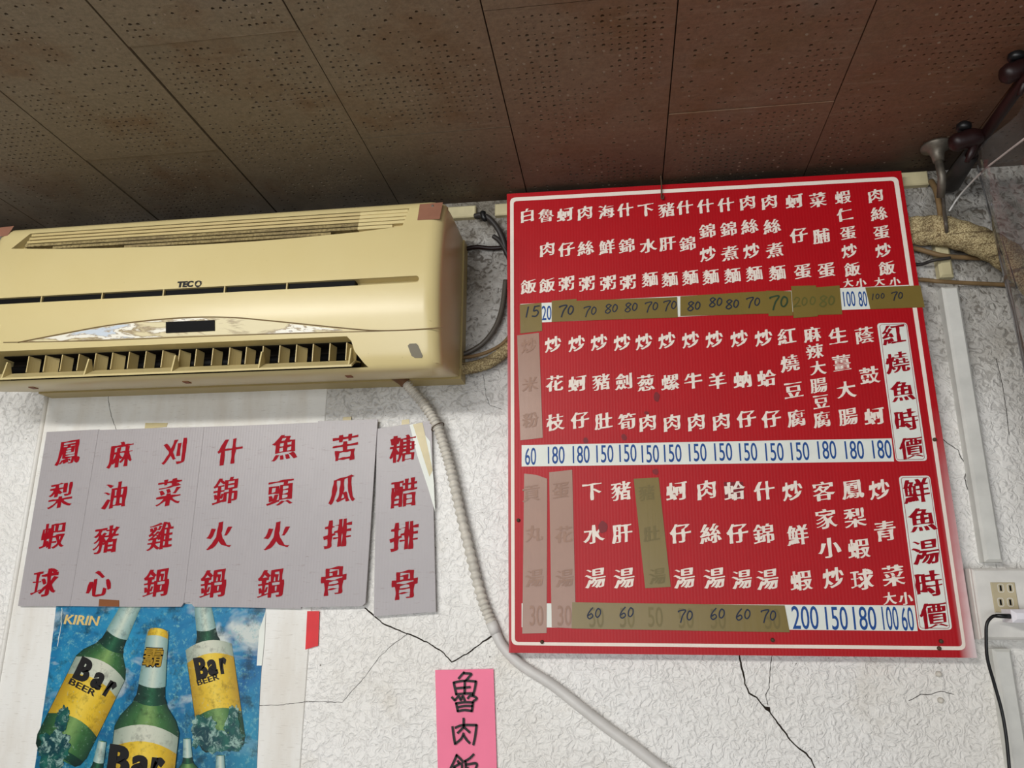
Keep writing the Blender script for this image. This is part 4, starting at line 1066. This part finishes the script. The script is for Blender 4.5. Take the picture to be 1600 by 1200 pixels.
# ------------------------------------------------------------------ right-hand side: wrapped pipe, conduits, ducts
c = catmull([P(a, b, y) for a, b, y in ((1390, 346, 1.270), (1421, 351, 1.270), (1450, 356, 1.266), (1490, 365, 1.264), (1530, 378, 1.264), (1565, 395, 1.266), (1600, 425, 1.268), (1640, 470, 1.270))], 12)
g = tube(c, lambda t: .0262-.004*t+.0008*math.sin(t*70), 20)
edge_x = P(1421, 351, BY).x
def flat(p):
    # squeezed flat where it passes behind the board
    k = max(0.0, min(1.0, (p[0]-edge_x-.004)/.05)); k = k*k*(3-2*k)
    yf = 1.2785+(p[1]-1.244)*(.020/.052)
    return (p[0], min(yf, 1.2985)*(1-k)+p[1]*k, p[2])
single('insulated_pipe', ([flat(p) for p in g[0]], g[1]), M['wrap'], 'thick woven-wrapped pipe coming out behind the right side of the red board', 'pipe', None, True)
tube_thing('conduit', [(1400, 385, 1.2925), (1432, 389, 1.288), (1470, 399, 1.2765), (1500, 402, 1.286), (1530, 403, 1.2945), (1600, 405, 1.2950), (1660, 405, 1.2950)], .0042, M['cable_tan'], 'tan conduit under the woven-wrapped pipe right of the red board', 'conduit')
tube_thing('conduit', [(1405, 437, 1.2935), (1440, 437, 1.288), (1470, 440, 1.273), (1530, 443, 1.290), (1600, 446, 1.2955), (1660, 447, 1.2955)], .0036, M['cable_tan'], 'lower tan conduit crossing the top end of the upright white duct', 'conduit')
tube_thing('cable', [(1410, 411, 1.294), (1438, 413, 1.290), (1458, 407, 1.276), (1485, 403, 1.274)], .0028, M['cable_dark'], 'thin dark cable between the two tan conduits', 'cable')
def vduct(name, px_top, py_top, px_bot, py_bot, w, d, mat, lab):
    a, b = P(px_top, py_top, WY-d), P(px_bot, py_bot, WY-d); x = (a.x+b.x)/2
    return single(name, bevel_box(x-w/2, x+w/2, WY-d, WY, b.z, a.z, .004), mat, lab, 'cable duct')
vduct('cable_duct', 1476, 374, 1477, 432, .022, .018, M['duct_cream'], 'short cream upright duct under the woven-wrapped pipe')
vduct('cable_duct', 1483, 447, 1557, 878, .026, .022, M['duct_white'], 'long white upright cable duct above the wall socket')
vduct('cable_duct', 1560, 1014, 1650, 1500, .026, .020, M['duct_white'], 'white upright cable duct below the wall socket')
# ceiling flange with two wires
fp = P(1472, 243, 1.20)
fl = Thing('pipe_flange', (fp.x, 1.21, CEIL), 'dull metal flange and stem on the ceiling above the wrapped pipe', 'flange')
fx, fy = fp.x, 1.215
fl.add('dish', lathe((fx, fy, CEIL-.001), (fx, fy, CEIL-.030), [(0, .024), (.12, .024), (.3, .014), (.6, .010), (1, .0085)], 20), M['metal'], smooth=True)
fl.add('stem', tube([(fx, fy, CEIL-.028), (fx+.001, fy, CEIL-.06), (fx+.003, fy+.02, CEIL-.085)], .0065, 12), M['metal'], smooth=True)
tube_thing('cable', [(1455, 283, 1.286), (1462, 296, 1.27), (1466, 312, 1.265), (1469, 330, 1.262), (1470, 345, 1.2600)], .0048, M['cable_tan'], 'tan cable dropping from the cream duct end onto the wrapped pipe', 'cable')
tube_thing('cable', [(1475, 268, 1.233), (1473, 295, 1.25), (1475, 325, 1.255), (1478, 350, 1.230), (1480, 372, 1.264)], .0030, M['cable_grey'], 'grey cable hanging from ceiling flange across the wrapped pipe', 'cable')

# curtain rail running from the wall toward the viewer, with dark red clips, and the clear sheet it carries
rx = P(1484, 290, 1.285).x
r0 = P(1484, 288, 1.283); r1 = P(1602, 122, 1.0)
dirr = (r1-r0); rail_pts = [r0, r0.lerp(r1, .3), r1, r0+dirr*1.6]
rail = Thing('curtain_rail', r0, 'dark maroon curtain rail slanting up from the wall corner at the right', 'curtain rail')
rail.add('tube', tube([Vector(p) for p in rail_pts], .0085, 12), M['maroon'], smooth=True)
rail.add('end_cup', lathe(r0-dirr*.02, r0+dirr*.32, [(0, .014), (.1, .0165), (.5, .0145), (1, .0125)], 18), M['cable_dark'], smooth=True)
def clip(px, py, y, s, lab):
    p = P(px, py, y)
    t = Thing('curtain_clip', p, lab, 'clip', 'dark red clips on the curtain rail')
    V, Fc = [], []
    prof = [(-.030, .004), (-.028, .012), (-.020, .0165), (-.010, .0155), (.000, .018), (.012, .0165), (.022, .012), (.027, .004)]
    body = tube([p+Vector((h*s, 0, -.002*s+(.25*h)*s)) for h, _ in prof], lambda u: s*prof[min(len(prof)-1, int(round(u*(len(prof)-1))))][1], 14)
    t.add('clip_body', body, M['maroon'], smooth=True)
    k0 = p+Vector((-.006*s, -.004, .013*s)); t.add('knob', lathe(k0, k0+Vector((.001*s, -.002, .016*s)), [(0, .010*s), (.3, .0125*s), (.7, .012*s), (1, .006*s)], 16), M['cable_black'], smooth=True)
    t.add('jaw', tube([p+Vector((.012*s, 0, -.004*s)), p+Vector((.004*s, .004, -.026*s)), p+Vector((-.004*s, .008, -.042*s))], lambda u: s*(.008-.004*u), 10), M['maroon'], smooth=True)
    return t
clip(1512, 216, 1.135, .88, 'dark red clip with black knob, lower one near the ceiling flange')
clip(1594, 108, 1.00, .85, 'dark red clip with black knob, upper one at the right edge')
tube_thing('cord', [(1483, 330, 1.262), (1500, 305, 1.25), (1535, 268, 1.17), (1570, 240, 1.07), (1615, 205, .97), (1700, 130, .84)], .0015, M['pvc'], 'thin white cord slanting up to the right from the wrapped pipe', 'cord')
# clear sheet: hangs in waves below the rail, at right angles to the wall
nu, nw = 40, 30; Vs, Fs = [], []
for j in range(nw+1):
    for i in range(nu+1):
        u, v = i/nu, j/nw
        top = r0.lerp(r0+dirr*1.6, u)
        drop = .60*v
        spread = .035*v
        x = top.x+.006+spread+(.010+.016*v)*math.sin(u*17+v*1.3)+.012*math.sin(v*3+u*4)*v
        y = min(top.y, WY-.012)-.01+.012*math.sin(v*4+u*6)*v
        Vs.append((x, min(y, WY-.095), top.z-.012-drop))
w1 = nu+1
Fs = [(j*w1+i, (j+1)*w1+i, (j+1)*w1+i+1, j*w1+i+1) for j in range(nw) for i in range(nu)]
single('plastic_sheet', (Vs, Fs), M['vinyl'], 'clear wavy plastic sheet hanging from the curtain rail at the right', 'plastic sheet', None, True)

# ------------------------------------------------------------------ wall socket, charger and cable
OY = WY-.042
o_a = P(1529, 889, OY); o_b = P(1525, 998, OY)
ox0 = (o_a.x+o_b.x)/2; ox1 = ox0+.118; oz1 = o_a.z; oz0 = P(1560, 998, OY).z
sock = Thing('wall_socket', ((ox0+ox1)/2, WY, oz0), 'white double wall socket box with beige outlets right of the red board', 'wall socket')
sock.add('back_box', bevel_box(ox0-.001, ox1+.001, OY+.006, WY, oz0-.002, oz1+.001, .003), M['outlet'])
sock.add('cover_plate', bevel_box(ox0, ox1, OY, OY+.0058, oz0, oz1, .0025), M['outlet'])
ra, rb = P(1553, 953, OY), P(1586, 912, OY)
rcx = (ra.x+rb.x)/2
ins = sock.add('receptacle', bevel_box(rcx-.0165, rcx+.0165, OY-.002, OY+.002, P(1570, 957, OY).z, P(1570, 910, OY).z, .001), M['recept'], label='beige double outlet')
for py in (919, 941):
    for k in (-1, 1):
        c0 = P(1571, py, OY-.002); xx = c0.x+k*.0065
        sock.add('slot', box(xx-.0012, xx+.0012, OY-.0026, OY-.0019, c0.z-.004, c0.z+.004), M['black'], ins)
        sock.add('slot_rim', rring(xx-.0042, xx+.0042, c0.z-.0062, c0.z+.0062, .003, .0009, OY-.0023), M['outlet'], ins)
ch0 = P(1581, 964, OY-.022)
chg = Thing('charger', ch0, 'white phone charger plugged into the wall socket at the right edge', 'charger')
chx0 = P(1580, 964, OY-.03).x
chg.add('body', bevel_box(chx0, chx0+.046, OY-.036, OY-.002, P(1585, 973, OY-.03).z, P(1585, 952, OY-.03).z, .005), M['plug'])
yc = OY-.028
kz = P(1575, 963, yc).z
chc = Thing('charging_cable', (chx0, yc, kz), 'thin black charging cable hanging down from the white charger', 'cable')
a0 = P(1577, 963, yc); a1 = P(1556, 962, yc)
chc.add('connector', tube([Vector((chx0-.0004, yc, a0.z)), a0.lerp(a1, .5), a1], lambda t: .0036-.0008*t, 12), M['cable_black'], smooth=True)
chc.add('wire', tube(catmull([P(a, b, y) for a, b, y in ((1558, 962, yc), (1550, 964, yc), (1542, 975, yc), (1541, 998, yc+.002), (1543, 1030, yc+.006), (1554, 1070, yc+.012), (1565, 1110, yc+.014), (1572, 1150, yc+.014), (1577, 1200, yc+.014), (1584, 1280, yc+.014), (1596, 1400, yc+.014), (1612, 1540, yc+.014))], 8), .0023, 10), M['cable_black'], smooth=True)
# plaster stubs: two old nails left in the wall below the board
for px, py, lab in ((1466, 1053, 'old painted-over nail in the wall just under the lower right corner of the red board'), (1469, 1094, 'painted plaster plug on the short crack below the red board corner')):
    p = P(px, py, WY+.0005); single('wall_nail', lathe(p, p+Vector((.001, -.006, 0)), [(0, .0045), (.4, .0042), (.8, .003), (1, .0015)], 10), M['hose'], lab, 'nail', None, True)
